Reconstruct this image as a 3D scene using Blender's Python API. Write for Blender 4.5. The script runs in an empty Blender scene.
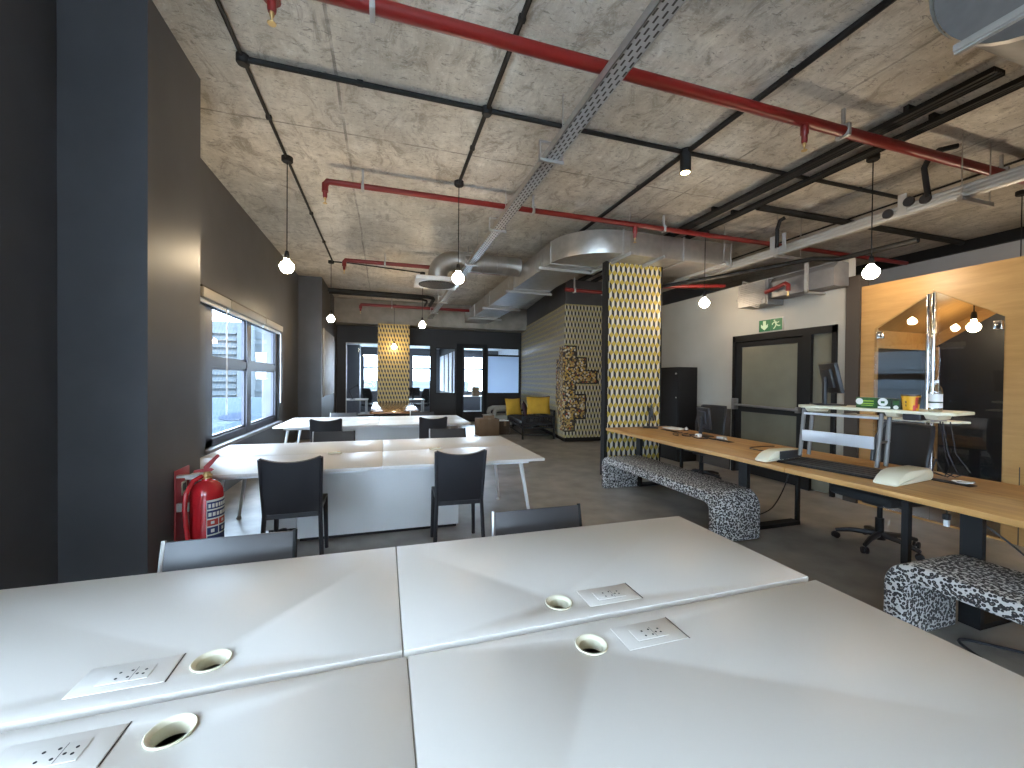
import bpy, bmesh, math, random
from mathutils import Vector, Matrix
random.seed(7)
SC = bpy.context.scene
COL = SC.collection
PI = math.pi

# ------------------------------------------------------------------ materials
def newmat(name):
    m = bpy.data.materials.new(name); m.use_nodes = True
    return m, m.node_tree.nodes, m.node_tree.links, m.node_tree.nodes['Principled BSDF']

def mat(name, col, rough=.5, metal=0., spec=.5, noise=0., nscale=20., bump=0., bscale=60., coat=0.):
    m, N, L, b = newmat(name)
    b.inputs['Base Color'].default_value = (*col, 1)
    b.inputs['Roughness'].default_value = rough
    b.inputs['Metallic'].default_value = metal
    b.inputs['Specular IOR Level'].default_value = spec
    b.inputs['Coat Weight'].default_value = coat
    if noise or bump:
        tc = N.new('ShaderNodeTexCoord')
    if noise:
        t = N.new('ShaderNodeTexNoise'); t.inputs['Scale'].default_value = nscale; t.inputs['Detail'].default_value = 5
        L.new(tc.outputs['Object'], t.inputs['Vector'])
        r = N.new('ShaderNodeValToRGB')
        r.color_ramp.elements[0].color = (*[c*(1-noise) for c in col], 1); r.color_ramp.elements[0].position = .3
        r.color_ramp.elements[1].color = (*[min(1, c*(1+noise)) for c in col], 1); r.color_ramp.elements[1].position = .7
        L.new(t.outputs['Fac'], r.inputs['Fac']); L.new(r.outputs['Color'], b.inputs['Base Color'])
    if bump:
        t2 = N.new('ShaderNodeTexNoise'); t2.inputs['Scale'].default_value = bscale; t2.inputs['Detail'].default_value = 4
        L.new(tc.outputs['Object'], t2.inputs['Vector'])
        bp = N.new('ShaderNodeBump'); bp.inputs['Strength'].default_value = bump; bp.inputs['Distance'].default_value = .01
        L.new(t2.outputs['Fac'], bp.inputs['Height']); L.new(bp.outputs['Normal'], b.inputs['Normal'])
    return m

def emis(name, col, s):
    m, N, L, b = newmat(name)
    b.inputs['Base Color'].default_value = (*col, 1)
    b.inputs['Emission Color'].default_value = (*col, 1)
    b.inputs['Emission Strength'].default_value = s
    return m

def math_node(N, L, op, a, b=None, clamp=False):
    n = N.new('ShaderNodeMath'); n.operation = op; n.use_clamp = clamp
    for i, v in enumerate((a, b)):
        if v is None: continue
        if isinstance(v, (int, float)): n.inputs[i].default_value = v
        else: L.new(v, n.inputs[i])
    return n.outputs[0]

def mixcol(N, L, f, a, b):
    n = N.new('ShaderNodeMix'); n.data_type = 'RGBA'
    if isinstance(f, (int, float)): n.inputs[0].default_value = f
    else: L.new(f, n.inputs[0])
    for i, v in ((6, a), (7, b)):
        if isinstance(v, tuple): n.inputs[i].default_value = (*v, 1)
        else: L.new(v, n.inputs[i])
    return n.outputs[2]

def wallpaper(name, white, black, yellow, w=.0885, s=.090, r=.094):
    m, N, L, b = newmat(name)
    uv = N.new('ShaderNodeUVMap'); sp = N.new('ShaderNodeSeparateXYZ'); L.new(uv.outputs['UV'], sp.inputs[0])
    M = lambda op, a, b_=None: math_node(N, L, op, a, b_)
    p = s + r/2
    fx = M('FRACT', M('DIVIDE', sp.outputs['X'], w))
    t = M('MULTIPLY', M('ABSOLUTE', M('SUBTRACT', fx, .5)), 2.)
    q = M('FLOORED_MODULO', M('SUBTRACT', sp.outputs['Y'], M('MULTIPLY', t, r/2)), 2*p)
    right = M('GREATER_THAN', fx, .5)
    rt = M('MULTIPLY', t, r)
    even = M('LESS_THAN', q, s)
    q2 = M('SUBTRACT', M('ADD', q, rt), s + r)         # >0 : the odd row's faces start
    odd = M('MULTIPLY', M('GREATER_THAN', q2, 0.), M('LESS_THAN', q2, s))
    # in an even block the right half is the white face, in an odd one the left half
    whitef = M('ADD', M('MULTIPLY', even, right), M('MULTIPLY', odd, M('SUBTRACT', 1., right)))
    blackf = M('ADD', M('MULTIPLY', even, M('SUBTRACT', 1., right)), M('MULTIPLY', odd, right))
    c = mixcol(N, L, whitef, yellow, white)
    c = mixcol(N, L, blackf, c, black)
    L.new(c, b.inputs['Base Color'])
    b.inputs['Roughness'].default_value = .45
    return m

def leopard(name):
    m, N, L, b = newmat(name)
    tc = N.new('ShaderNodeTexCoord')
    nz = N.new('ShaderNodeTexNoise'); nz.inputs['Scale'].default_value = 28; nz.inputs['Detail'].default_value = 2
    L.new(tc.outputs['Object'], nz.inputs['Vector'])
    add = N.new('ShaderNodeVectorMath'); add.operation = 'MULTIPLY_ADD'
    L.new(nz.outputs['Color'], add.inputs[0]); add.inputs[1].default_value = (.010,)*3; L.new(tc.outputs['Object'], add.inputs[2])
    v = N.new('ShaderNodeTexVoronoi'); v.inputs['Scale'].default_value = 58; v.inputs['Randomness'].default_value = .85
    L.new(add.outputs[0], v.inputs['Vector'])
    r = N.new('ShaderNodeValToRGB'); e = r.color_ramp.elements
    e[0].position = 0; e[0].color = (.17, .14, .12, 1)
    e[1].position = 1; e[1].color = (.48, .46, .435, 1)
    for p_, c in ((.17, (.15, .125, .11)), (.24, (.012, .012, .013)), (.52, (.012, .012, .013)), (.58, (.48, .46, .435))):
        k = e.new(p_); k.color = (*c, 1)
    L.new(v.outputs['Distance'], r.inputs['Fac']); L.new(r.outputs['Color'], b.inputs['Base Color'])
    b.inputs['Roughness'].default_value = .8
    return m

def wood(name, c1, c2, scale=(1, 14, 14), rough=.45, knots=True, c3=None):
    m, N, L, b = newmat(name)
    tc = N.new('ShaderNodeTexCoord'); mp = N.new('ShaderNodeMapping'); mp.inputs['Scale'].default_value = scale
    L.new(tc.outputs['Object'], mp.inputs[0])
    n = N.new('ShaderNodeTexNoise'); n.inputs['Scale'].default_value = 2.2; n.inputs['Detail'].default_value = 9; n.inputs['Roughness'].default_value = .62; n.inputs['Distortion'].default_value = .35
    L.new(mp.outputs[0], n.inputs['Vector'])
    r = N.new('ShaderNodeValToRGB'); e = r.color_ramp.elements
    e[0].position = .32; e[0].color = (*c1, 1); e[1].position = .68; e[1].color = (*c2, 1)
    if c3:
        k = e.new(.18); k.color = (*c3, 1)
    L.new(n.outputs['Fac'], r.inputs['Fac']); L.new(r.outputs['Color'], b.inputs['Base Color'])
    b.inputs['Roughness'].default_value = rough
    bp = N.new('ShaderNodeBump'); bp.inputs['Strength'].default_value = .12; bp.inputs['Distance'].default_value = .004
    L.new(n.outputs['Fac'], bp.inputs['Height']); L.new(bp.outputs['Normal'], b.inputs['Normal'])
    return m

def concrete(name):
    m, N, L, b = newmat(name)
    tc = N.new('ShaderNodeTexCoord'); O = tc.outputs['Object']
    sp = N.new('ShaderNodeSeparateXYZ'); L.new(O, sp.inputs[0])
    M = lambda op, a, b_=None, cl=False: math_node(N, L, op, a, b_, cl)
    def noise(scale, detail=6, rough=.6, vs=None, dist=0.):
        n = N.new('ShaderNodeTexNoise'); n.inputs['Scale'].default_value = scale; n.inputs['Detail'].default_value = detail; n.inputs['Roughness'].default_value = rough; n.inputs['Distortion'].default_value = dist
        if vs:
            mp = N.new('ShaderNodeMapping'); mp.inputs['Scale'].default_value = vs; L.new(O, mp.inputs[0]); L.new(mp.outputs[0], n.inputs['Vector'])
        else: L.new(O, n.inputs['Vector'])
        return n.outputs['Fac']
    big = noise(.9, 5, .6)
    mid = noise(4.5, 8, .65)
    streak = noise(2.0, 7, .7, (9, .9, 1))
    fine = noise(30, 7, .8)
    specks = noise(13, 10, .78, (1, 2.4, 1), .8)
    blot = noise(2.6, 10, .75, (1.6, 1, 1), 1.2)
    def ramp(f, p0, c0, p1, c1):
        r = N.new('ShaderNodeValToRGB'); e = r.color_ramp.elements
        e[0].position = p0; e[0].color = (*c0, 1); e[1].position = p1; e[1].color = (*c1, 1)
        L.new(f, r.inputs['Fac']); return r.outputs['Color']
    base = ramp(mid, .3, (.45, .405, .335), .72, (.79, .745, .655))
    base = mixcol(N, L, M('MULTIPLY', ramp(streak, .38, (0,)*3, .66, (1,)*3), .55), base, (.45, .40, .33))
    base = mixcol(N, L, M('MULTIPLY', ramp(big, .45, (0,)*3, .66, (1,)*3), .6), base, (.34, .295, .23))
    base = mixcol(N, L, M('MULTIPLY', ramp(blot, .51, (0,)*3, .62, (1,)*3), .75), base, (.24, .20, .15))
    base = mixcol(N, L, M('MULTIPLY', ramp(blot, .30, (1,)*3, .42, (0,)*3), .5), base, (.86, .84, .78))
    # dark pits and laitance
    base = mixcol(N, L, M('MULTIPLY', ramp(specks, .55, (0,)*3, .62, (1,)*3), .75), base, (.13, .115, .095))
    base = mixcol(N, L, M('MULTIPLY', ramp(fine, .55, (0,)*3, .66, (1,)*3), .4), base, (.9, .87, .8))
    # shutter board joints: across every 3.25 m, along every 2.02 m, wavering a little
    wob = M('MULTIPLY', M('SUBTRACT', noise(1.2, 4), .5), .06)
    def line(coord, off, pitch, wid):
        f = M('FRACT', M('DIVIDE', M('ADD', M('SUBTRACT', coord, off), wob), pitch))
        d = M('MULTIPLY', M('ABSOLUTE', M('SUBTRACT', f, .5)), 2.)      # 1 on the joint
        return M('GREATER_THAN', d, 1 - 2*wid/pitch)
    j = M('MAXIMUM', line(sp.outputs['Y'], 4.38, 3.25, .010), line(sp.outputs['X'], -.38, 2.02, .012))
    jn = M('MULTIPLY', j, ramp(noise(5, 6), .35, (.15,)*3, .6, (1,)*3))
    base = mixcol(N, L, M('MULTIPLY', jn, .75), base, (.09, .075, .06))
    L.new(base, b.inputs['Base Color'])
    rr = N.new('ShaderNodeMapRange'); L.new(mid, rr.inputs[0]); rr.inputs['To Min'].default_value = .24; rr.inputs['To Max'].default_value = .46
    L.new(rr.outputs[0], b.inputs['Roughness'])
    bp = N.new('ShaderNodeBump'); bp.inputs['Strength'].default_value = .5; bp.inputs['Distance'].default_value = .02
    h = M('SUBTRACT', M('ADD', M('MULTIPLY', streak, .6), M('MULTIPLY', specks, .5)), M('MULTIPLY', j, .4))
    L.new(h, bp.inputs['Height']); L.new(bp.outputs['Normal'], b.inputs['Normal'])
    return m

def glass(name, tint=(1, 1, 1), gloss_rough=0., boost=1.0):
    m, N, L, b = newmat(name)
    N.remove(b)
    out = N['Material Output']
    tr = N.new('ShaderNodeBsdfTransparent'); tr.inputs[0].default_value = (*tint, 1)
    gl = N.new('ShaderNodeBsdfGlossy'); gl.inputs['Roughness'].default_value = gloss_rough
    fr = N.new('ShaderNodeFresnel'); ge = N.new('ShaderNodeNewGeometry')
    L.new(math_node(N, L, 'SUBTRACT', 1.5, math_node(N, L, 'MULTIPLY', ge.outputs['Backfacing'], 1.5 - 1/1.5)), fr.inputs[0])
    f = math_node(N, L, 'MULTIPLY', fr.outputs[0], boost, True)
    mx = N.new('ShaderNodeMixShader'); L.new(f, mx.inputs[0]); L.new(tr.outputs[0], mx.inputs[1]); L.new(gl.outputs[0], mx.inputs[2])
    L.new(mx.outputs[0], out.inputs[0])
    return m

def frosted(name, col):
    m, N, L, b = newmat(name)
    N.remove(b); out = N['Material Output']
    d = N.new('ShaderNodeBsdfDiffuse'); d.inputs[0].default_value = (*col, 1)
    t = N.new('ShaderNodeBsdfTranslucent'); t.inputs[0].default_value = (*col, 1)
    mx = N.new('ShaderNodeMixShader'); mx.inputs[0].default_value = .8
    L.new(d.outputs[0], mx.inputs[1]); L.new(t.outputs[0], mx.inputs[2]); L.new(mx.outputs[0], out.inputs[0])
    return m

def mosaic(name):
    m, N, L, b = newmat(name)
    tc = N.new('ShaderNodeTexCoord')
    v = N.new('ShaderNodeTexVoronoi'); v.inputs['Scale'].default_value = 21
    L.new(tc.outputs['Object'], v.inputs['Vector'])
    sp = N.new('ShaderNodeSeparateColor'); L.new(v.outputs['Color'], sp.inputs[0])
    r = N.new('ShaderNodeValToRGB'); r.color_ramp.interpolation = 'CONSTANT'; e = r.color_ramp.elements
    cols = [(0, (.42, .27, .08)), (.2, (.55, .38, .14)), (.36, (.05, .035, .03)), (.5, (.6, .5, .33)), (.67, (.34, .08, .03)), (.72, (.5, .3, .05)), (.84, (.14, .12, .05)), (.92, (.7, .66, .55))]
    e[0].position = 0; e[0].color = (*cols[0][1], 1); e[1].position = cols[1][0]; e[1].color = (*cols[1][1], 1)
    for p_, c in cols[2:]:
        k = e.new(p_); k.color = (*c, 1)
    L.new(sp.outputs[0], r.inputs['Fac'])
    edge = math_node(N, L, 'GREATER_THAN', v.outputs['Distance'], .62)
    c = mixcol(N, L, edge, r.outputs['Color'], (.04, .03, .025))
    L.new(c, b.inputs['Base Color']); b.inputs['Roughness'].default_value = .6
    return m

def slotted(name, col, dark):
    """galvanised tray floor with rows of oblong slots"""
    m, N, L, b = newmat(name)
    tc = N.new('ShaderNodeTexCoord'); sp = N.new('ShaderNodeSeparateXYZ'); L.new(tc.outputs['Object'], sp.inputs[0])
    M = lambda op, a, b_=None: math_node(N, L, op, a, b_)
    row = M('FLOOR', M('DIVIDE', sp.outputs['X'], .03))
    fx = M('FRACT', M('DIVIDE', sp.outputs['X'], .03))
    fy = M('FRACT', M('ADD', M('DIVIDE', sp.outputs['Y'], .075), M('MULTIPLY', row, .5)))
    a = M('LESS_THAN', M('ABSOLUTE', M('SUBTRACT', fx, .5)), .2)
    c = M('LESS_THAN', M('ABSOLUTE', M('SUBTRACT', fy, .5)), .3)
    k = M('MULTIPLY', a, c)
    L.new(mixcol(N, L, k, col, dark), b.inputs['Base Color'])
    L.new(M('SUBTRACT', .6, M('MULTIPLY', k, .6)), b.inputs['Metallic']); b.inputs['Roughness'].default_value = .4
    return m

MT = {}
MT['white_top'] = mat('white_melamine', (.65, .618, .572), .38, noise=.012, nscale=3)
MT['white_metal'] = mat('white_powder_coat', (.75, .75, .75), .4)
MT['white_plastic'] = mat('white_plastic', (.78, .78, .77), .3)
MT['cream_plastic'] = mat('cream_plastic', (.72, .68, .52), .38)
MT['hole'] = mat('dark_hole', (.01, .01, .01), .8)
MT['black_plastic'] = mat('black_plastic', (.018, .018, .022), .42)
MT['grey_plastic'] = mat('dark_grey_plastic', (.035, .034, .036), .4)
MT['black_metal'] = mat('black_metal', (.008, .008, .0085), .6, spec=.3)
MT['black_gloss'] = mat('black_gloss', (.01, .01, .011), .12)
MT['black_mesh'] = mat('black_mesh', (.012, .012, .013), .75, bump=.4, bscale=300)
MT['dark_wall'] = mat('charcoal_paint', (.070, .071, .077), .47, noise=.12, nscale=2.5, bump=.05, bscale=200)
MT['navy_wall'] = mat('navy_paint', (.016, .020, .030), .55)
MT['white_wall'] = mat('off_white_wall', (.40, .375, .32), .7, noise=.06, nscale=1.5)
MT['strip_wall'] = mat('grey_white_wall', (.42, .40, .38), .7)
MT['brown_trim'] = mat('brown_trim', (.055, .043, .034), .6)
MT['floor'] = mat('grey_vinyl_floor', (.29, .265, .232), .34, noise=.28, nscale=3.2, bump=.08, bscale=45)
MT['concrete'] = concrete('board_marked_concrete')
MT['paper_y'] = wallpaper('cube_wallpaper_yellow', (.68, .64, .53), (.02, .02, .02), (.50, .36, .05))
MT['paper_c'] = wallpaper('cube_wallpaper_lamp_tint', (.46, .35, .16), (.025, .02, .012), (.52, .36, .09))  # same wallpaper, with the warm lamp glow put into its colours
MT['paper_w'] = wallpaper('cube_wallpaper_cream', (.62, .58, .46), (.025, .024, .022), (.46, .39, .18))
MT['leopard'] = leopard('leopard_print')
MT['oak'] = wood('oak_top', (.36, .18, .052), (.56, .32, .105), (9, .55, 9), .45, c3=(.21, .10, .032))
MT['ply'] = wood('birch_ply', (.40, .215, .068), (.50, .285, .10), (9, 1.1, 9), .42)
MT['brown_table'] = wood('polished_brown_wood', (.15, .07, .03), (.24, .12, .05), (9, 1, 9), .15)
MT['red'] = mat('red_pipe_paint', (.19, .011, .009), .35)
MT['red_gloss'] = mat('red_extinguisher_paint', (.50, .015, .022), .2, coat=.4)
MT['red_board'] = mat('red_board', (.36, .03, .035), .5)
MT['brass'] = mat('brass', (.6, .42, .18), .35, .9)
MT['back_wall'] = mat('dark_back_wall', (.015, .0135, .0135), .55)
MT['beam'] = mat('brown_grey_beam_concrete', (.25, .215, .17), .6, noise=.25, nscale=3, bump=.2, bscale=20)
MT['steel'] = mat('galvanised_steel', (.44, .42, .385), .36, .8, noise=.10, nscale=9)
MT['steel_dull'] = mat('dull_zinc', (.46, .45, .43), .45, .7, noise=.08, nscale=15)
MT['zinc_dark'] = mat('grey_zinc', (.17, .162, .155), .5, .3, noise=.1, nscale=12)
MT['alu'] = mat('light_aluminium', (.40, .39, .365), .45, .3)
MT['chrome'] = mat('chrome', (.8, .78, .74), .08, 1.)
MT['silver'] = mat('silver_panel', (.55, .57, .60), .4, .35)
MT['slots'] = slotted('slotted_zinc', (.52, .52, .52), (.05, .045, .04))
MT['conduit'] = mat('black_conduit', (.012, .0115, .011), .6, spec=.3)
MT['frame_blue'] = mat('dark_window_frame', (.026, .027, .045), .38)
MT['sill'] = mat('window_sill_paint', (.30, .31, .34), .45)
MT['blind'] = mat('blind_cassette', (.42, .39, .34), .6)
MT['glass'] = glass('window_glass', (.96, .98, 1), 0., .22)
MT['glass_dark'] = glass('tinted_glass', (.42, .42, .36), 0., 1.0)
MT['glass_booth'] = glass('booth_glass', (.93, .95, .95), 0., 1.4)
MT['frost'] = frosted('frosted_film', (.72, .82, .95))
MT['door_film'] = mat('grey_green_door_glass', (.17, .16, .118), .12, noise=.1, nscale=2)
MT['mosaic'] = mosaic('bottle_cap_mosaic')
MT['cork_edge'] = mat('black_edge', (.012, .011, .01), .6)
MT['yellow_cloth'] = mat('mustard_cloth', (.50, .29, .025), .85, noise=.12, nscale=6, bump=.3, bscale=40)
MT['maroon'] = mat('maroon_cloth', (.045, .018, .03), .9)
MT['beige_cloth'] = mat('beige_cloth', (.25, .235, .20), .85)
MT['card'] = mat('cardboard', (.17, .108, .06), .8, noise=.1, nscale=7)
MT['card_dark'] = mat('dark_cardboard', (.055, .034, .02), .8)
MT['tape'] = mat('packing_tape', (.16, .10, .05), .35)
MT['green'] = mat('green_carton', (.025, .10, .022), .4, noise=.3, nscale=30)
MT['dark_green'] = mat('dark_green_carton', (.012, .035, .015), .4)
MT['white_print'] = mat('white_print', (.75, .75, .72), .5)
MT['lime'] = mat('lime_print', (.30, .45, .05), .5)
MT['yellow_tub'] = mat('yellow_tub', (.72, .36, .01), .35)
MT['tub_lid'] = mat('tub_rim', (.10, .05, .02), .4)
MT['label_blue'] = mat('navy_label', (.02, .03, .14), .45)
MT['label_red'] = mat('red_label', (.55, .06, .04), .45)
MT['clear_plastic'] = glass('clear_bottle', (.86, .88, .84), .05, 2.2)
MT['exit_green'] = mat('exit_green', (.008, .14, .045), .45)
MT['exit_white'] = mat('exit_pictogram', (.55, .72, .48), .5)
MT['office_wall'] = mat('blue_grey_office_wall', (.10, .105, .12), .6)
MT['office_white'] = mat('office_white', (.72, .75, .8), .6)
MT['office_ceiling'] = mat('office_ceiling_white', (.7, .72, .72), .7)
MT['canvas'] = mat('pale_grey_board', (.40, .40, .385), .55, noise=.14, nscale=5)
MT['bld_white'] = mat('white_render', (.056, .063, .067), 1., spec=.1)
MT['bld_glass'] = mat('balcony_shade', (.026, .036, .043), .6)
MT['awning'] = mat('pale_blue_roof', (.030, .041, .053), 1., spec=.05)
MT['awning_mark'] = mat('slate_mark', (.018, .025, .040), 1., spec=.05)
MT['tree'] = mat('street_leaf', (.10, .16, .07), .9)
MT['bulb_warm'] = emis('warm_bulb', (1., .79, .52), 52)
MT['bulb_cool'] = emis('neutral_bulb', (1., .80, .56), 48)
MT['bulb_small'] = emis('warm_small_bulb', (1., .76, .46), 30)
MT['spot_glow'] = emis('spot_lamp', (1., .68, .30), 22)

# ------------------------------------------------------------------ mesh builder
class MB:
    def __init__(s): s.bm = bmesh.new()
    def merge(s, b2, M=None):
        if M is not None: bmesh.ops.transform(b2, matrix=M, verts=b2.verts)
        vm = {v: s.bm.verts.new(v.co) for v in b2.verts}
        for f in b2.faces:
            try: s.bm.faces.new([vm[v] for v in f.verts])
            except ValueError: pass
        b2.free(); return s
    def box(s, x0, x1, y0, y1, z0, z1, bev=0., M=None, seg=2):
        b = bmesh.new(); bmesh.ops.create_cube(b, size=1)
        for v in b.verts:
            v.co = Vector((x0 + (v.co.x+.5)*(x1-x0), y0 + (v.co.y+.5)*(y1-y0), z0 + (v.co.z+.5)*(z1-z0)))
        if bev: bmesh.ops.bevel(b, geom=list(b.edges), offset=bev, segments=seg, affect='EDGES', profile=.5)
        return s.merge(b, M)
    def tube(s, pts, r, seg=10, cap=True, r1=None):
        pts = [Vector(p) for p in pts]; n = len(pts)
        tans = []
        for i in range(n):
            a = pts[min(i+1, n-1)] - pts[max(i-1, 0)]
            if 0 < i < n-1: a = (pts[i+1]-pts[i]).normalized() + (pts[i]-pts[i-1]).normalized()
            tans.append(a.normalized())
        ref = Vector((0, 0, 1)) if abs(tans[0].z) < .9 else Vector((1, 0, 0))
        rings = []
        u = tans[0].cross(ref).normalized()
        for i in range(n):
            t = tans[i]; u = (u - t*u.dot(t)).normalized(); w = t.cross(u)
            rr = r if r1 is None else r + (r1-r)*i/max(1, n-1)
            k = 1.
            if 0 < i < n-1:
                c = (pts[i+1]-pts[i]).normalized().dot(t); k = 1/max(c, .5)
                k = 1.0 if k < 1.02 else k**.3
            rings.append([s.bm.verts.new(pts[i] + (u*math.cos(2*PI*j/seg) + w*math.sin(2*PI*j/seg))*rr*k) for j in range(seg)])
        for i in range(n-1):
            for j in range(seg):
                s.bm.faces.new((rings[i][j], rings[i][(j+1) % seg], rings[i+1][(j+1) % seg], rings[i+1][j]))
        if cap:
            s.bm.faces.new(rings[0][::-1]); s.bm.faces.new(rings[-1])
        return s
    def lathe(s, prof, seg=20, at=(0, 0, 0), M=None):
        """prof: (radius, z) upward; r = 0 closes"""
        b = bmesh.new(); rings = []
        for r, z in prof:
            if r < 1e-6: rings.append([b.verts.new((0, 0, z))])
            else: rings.append([b.verts.new((r*math.cos(2*PI*j/seg), r*math.sin(2*PI*j/seg), z)) for j in range(seg)])
        for a, c in zip(rings, rings[1:]):
            for j in range(seg):
                k = (j+1) % seg
                if len(a) == 1 and len(c) == 1: continue
                if len(a) == 1: b.faces.new((a[0], c[k], c[j]))
                elif len(c) == 1: b.faces.new((a[j], a[k], c[0]))
                else: b.faces.new((a[j], a[k], c[k], c[j]))
        if len(rings[0]) > 1: b.faces.new(rings[0][::-1])
        if len(rings[-1]) > 1: b.faces.new(rings[-1])
        MM = Matrix.Translation(at)
        if M is not None: MM = MM @ M
        return s.merge(b, MM)
    def prism(s, poly, h0, h1, axis='z', holes=(), bev=0., M=None):
        """polygon (two coords) extruded along axis; x: (y,z)  y: (x,z)  z: (x,y)"""
        b = bmesh.new(); edges = []
        def P(a, c, h):
            return {'z': (a, c, h), 'y': (a, h, c), 'x': (h, a, c)}[axis]
        for loop in [poly, *holes]:
            vs = [b.verts.new(P(a, c, h0)) for a, c in loop]
            edges += [b.edges.new((vs[i], vs[(i+1) % len(vs)])) for i in range(len(vs))]
        if holes: bmesh.ops.triangle_fill(b, edges=edges, use_beauty=True)
        else: b.faces.new(vs)
        ext = bmesh.ops.extrude_face_region(b, geom=list(b.faces))
        d = {'z': (0, 0, h1-h0), 'y': (0, h1-h0, 0), 'x': (h1-h0, 0, 0)}[axis]
        bmesh.ops.translate(b, vec=d, verts=[g for g in ext['geom'] if isinstance(g, bmesh.types.BMVert)])
        bmesh.ops.recalc_face_normals(b, faces=b.faces)
        if bev:
            bmesh.ops.bevel(b, geom=[e for e in b.edges if e.calc_face_angle(0) > .6], offset=bev, segments=2, affect='EDGES', profile=.5)
        return s.merge(b, M)
    def grid(s, fn, nu, nv, thick):
        """surface fn(u,v)->(point), given thickness along its normals"""
        P = [[Vector(fn(i/nu, j/nv)) for j in range(nv+1)] for i in range(nu+1)]
        Nn = []
        for i in range(nu+1):
            row = []
            for j in range(nv+1):
                du = P[min(i+1, nu)][j] - P[max(i-1, 0)][j]; dv = P[i][min(j+1, nv)] - P[i][max(j-1, 0)]
                row.append(du.cross(dv).normalized())
            Nn.append(row)
        A = [[s.bm.verts.new(P[i][j] + Nn[i][j]*thick/2) for j in range(nv+1)] for i in range(nu+1)]
        B = [[s.bm.verts.new(P[i][j] - Nn[i][j]*thick/2) for j in range(nv+1)] for i in range(nu+1)]
        for i in range(nu):
            for j in range(nv):
                s.bm.faces.new((A[i][j], A[i+1][j], A[i+1][j+1], A[i][j+1]))
                s.bm.faces.new((B[i][j], B[i][j+1], B[i+1][j+1], B[i+1][j]))
        for i in range(nu):
            s.bm.faces.new((A[i][0], B[i][0], B[i+1][0], A[i+1][0])); s.bm.faces.new((A[i][nv], A[i+1][nv], B[i+1][nv], B[i][nv]))
        for j in range(nv):
            s.bm.faces.new((A[0][j], A[0][j+1], B[0][j+1], B[0][j])); s.bm.faces.new((A[nu][j], B[nu][j], B[nu][j+1], A[nu][j+1]))
        return s
    def build(s, name, m, parent=None, uv=False, origin=None, angle=38):
        bmesh.ops.recalc_face_normals(s.bm, faces=s.bm.faces)
        off = Vector((0, 0, 0)); q = parent
        while q is not None:
            off += q.location; q = q.parent
        if parent is None and origin is None:
            xs = [v.co for v in s.bm.verts]
            origin = (sum(v.x for v in xs)/len(xs), sum(v.y for v in xs)/len(xs), min(v.z for v in xs))
        o2 = off if origin is None or parent is not None else Vector(origin)
        if uv:
            l = s.bm.loops.layers.uv.new('UVMap')
            for f in s.bm.faces:
                n = f.normal
                for lp in f.loops:
                    c = lp.vert.co
                    if abs(n.z) > .7: lp[l].uv = (c.x, c.y)
                    else:
                        t = Vector((-n.y, n.x, 0)).normalized()
                        lp[l].uv = (c.dot(t), c.z)
        bmesh.ops.translate(s.bm, vec=-o2, verts=s.bm.verts)
        me = bpy.data.meshes.new(name); s.bm.to_mesh(me); s.bm.free()
        me.polygons.foreach_set('use_smooth', [True]*len(me.polygons))
        me.set_sharp_from_angle(angle=math.radians(angle))
        me.materials.append(MT[m] if isinstance(m, str) else m)
        o = bpy.data.objects.new(name, me); COL.objects.link(o)
        if parent is not None: o.parent = parent
        else: o.location = o2
        return o

def tag(o, label, cat, group=None):
    o['label'] = label; o['category'] = cat
    if group: o['group'] = group
    return o
def thing(name, label, cat, loc=(0, 0, 0), group=None):
    o = bpy.data.objects.new(name, None); COL.objects.link(o); o.empty_display_size = .1
    o.location = loc
    return tag(o, label, cat, group)
def struct(o): o['kind'] = 'structure'; return o
def kids(o): return [c for c in COL.objects if c.parent == o]
def dup(root, loc, rz=None, label=None, group=None, flip=False):
    r = root.copy(); COL.objects.link(r); r.location = loc
    if rz is not None: r.rotation_euler = (0, 0, rz)
    if label: r['label'] = label
    if group: r['group'] = group
    for ch in kids(root):
        c = ch.copy(); COL.objects.link(c); c.parent = r
        for g in kids(ch):
            d = g.copy(); COL.objects.link(d); d.parent = c
    return r
def arc(cx, cy, r, a0, a1, n):
    return [(cx + r*math.cos(math.radians(a0 + (a1-a0)*i/n)), cy + r*math.sin(math.radians(a0 + (a1-a0)*i/n))) for i in range(n+1)]
def RZ(a, at=(0, 0, 0)):
    return Matrix.Translation(at) @ Matrix.Rotation(a, 4, 'Z') @ Matrix.Translation(-Vector(at))
WORLD = 10; EXPOSURE = 1.45; BOOTH_ROT = math.radians(2.6)
# ================================================================== SETTING
CZ = 3.9
def S(name, mb, m, **k): return struct(mb.build(name, m, **k))
S('floor', MB().box(-2.3, 9.6, -7.2, 20.2, -.12, 0), 'floor', origin=(0, 0, 0))
S('ceiling', MB().box(-2.3, 9.6, -7.2, 14.2, CZ, CZ+.2), 'concrete', origin=(0, 0, CZ-.1))
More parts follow.
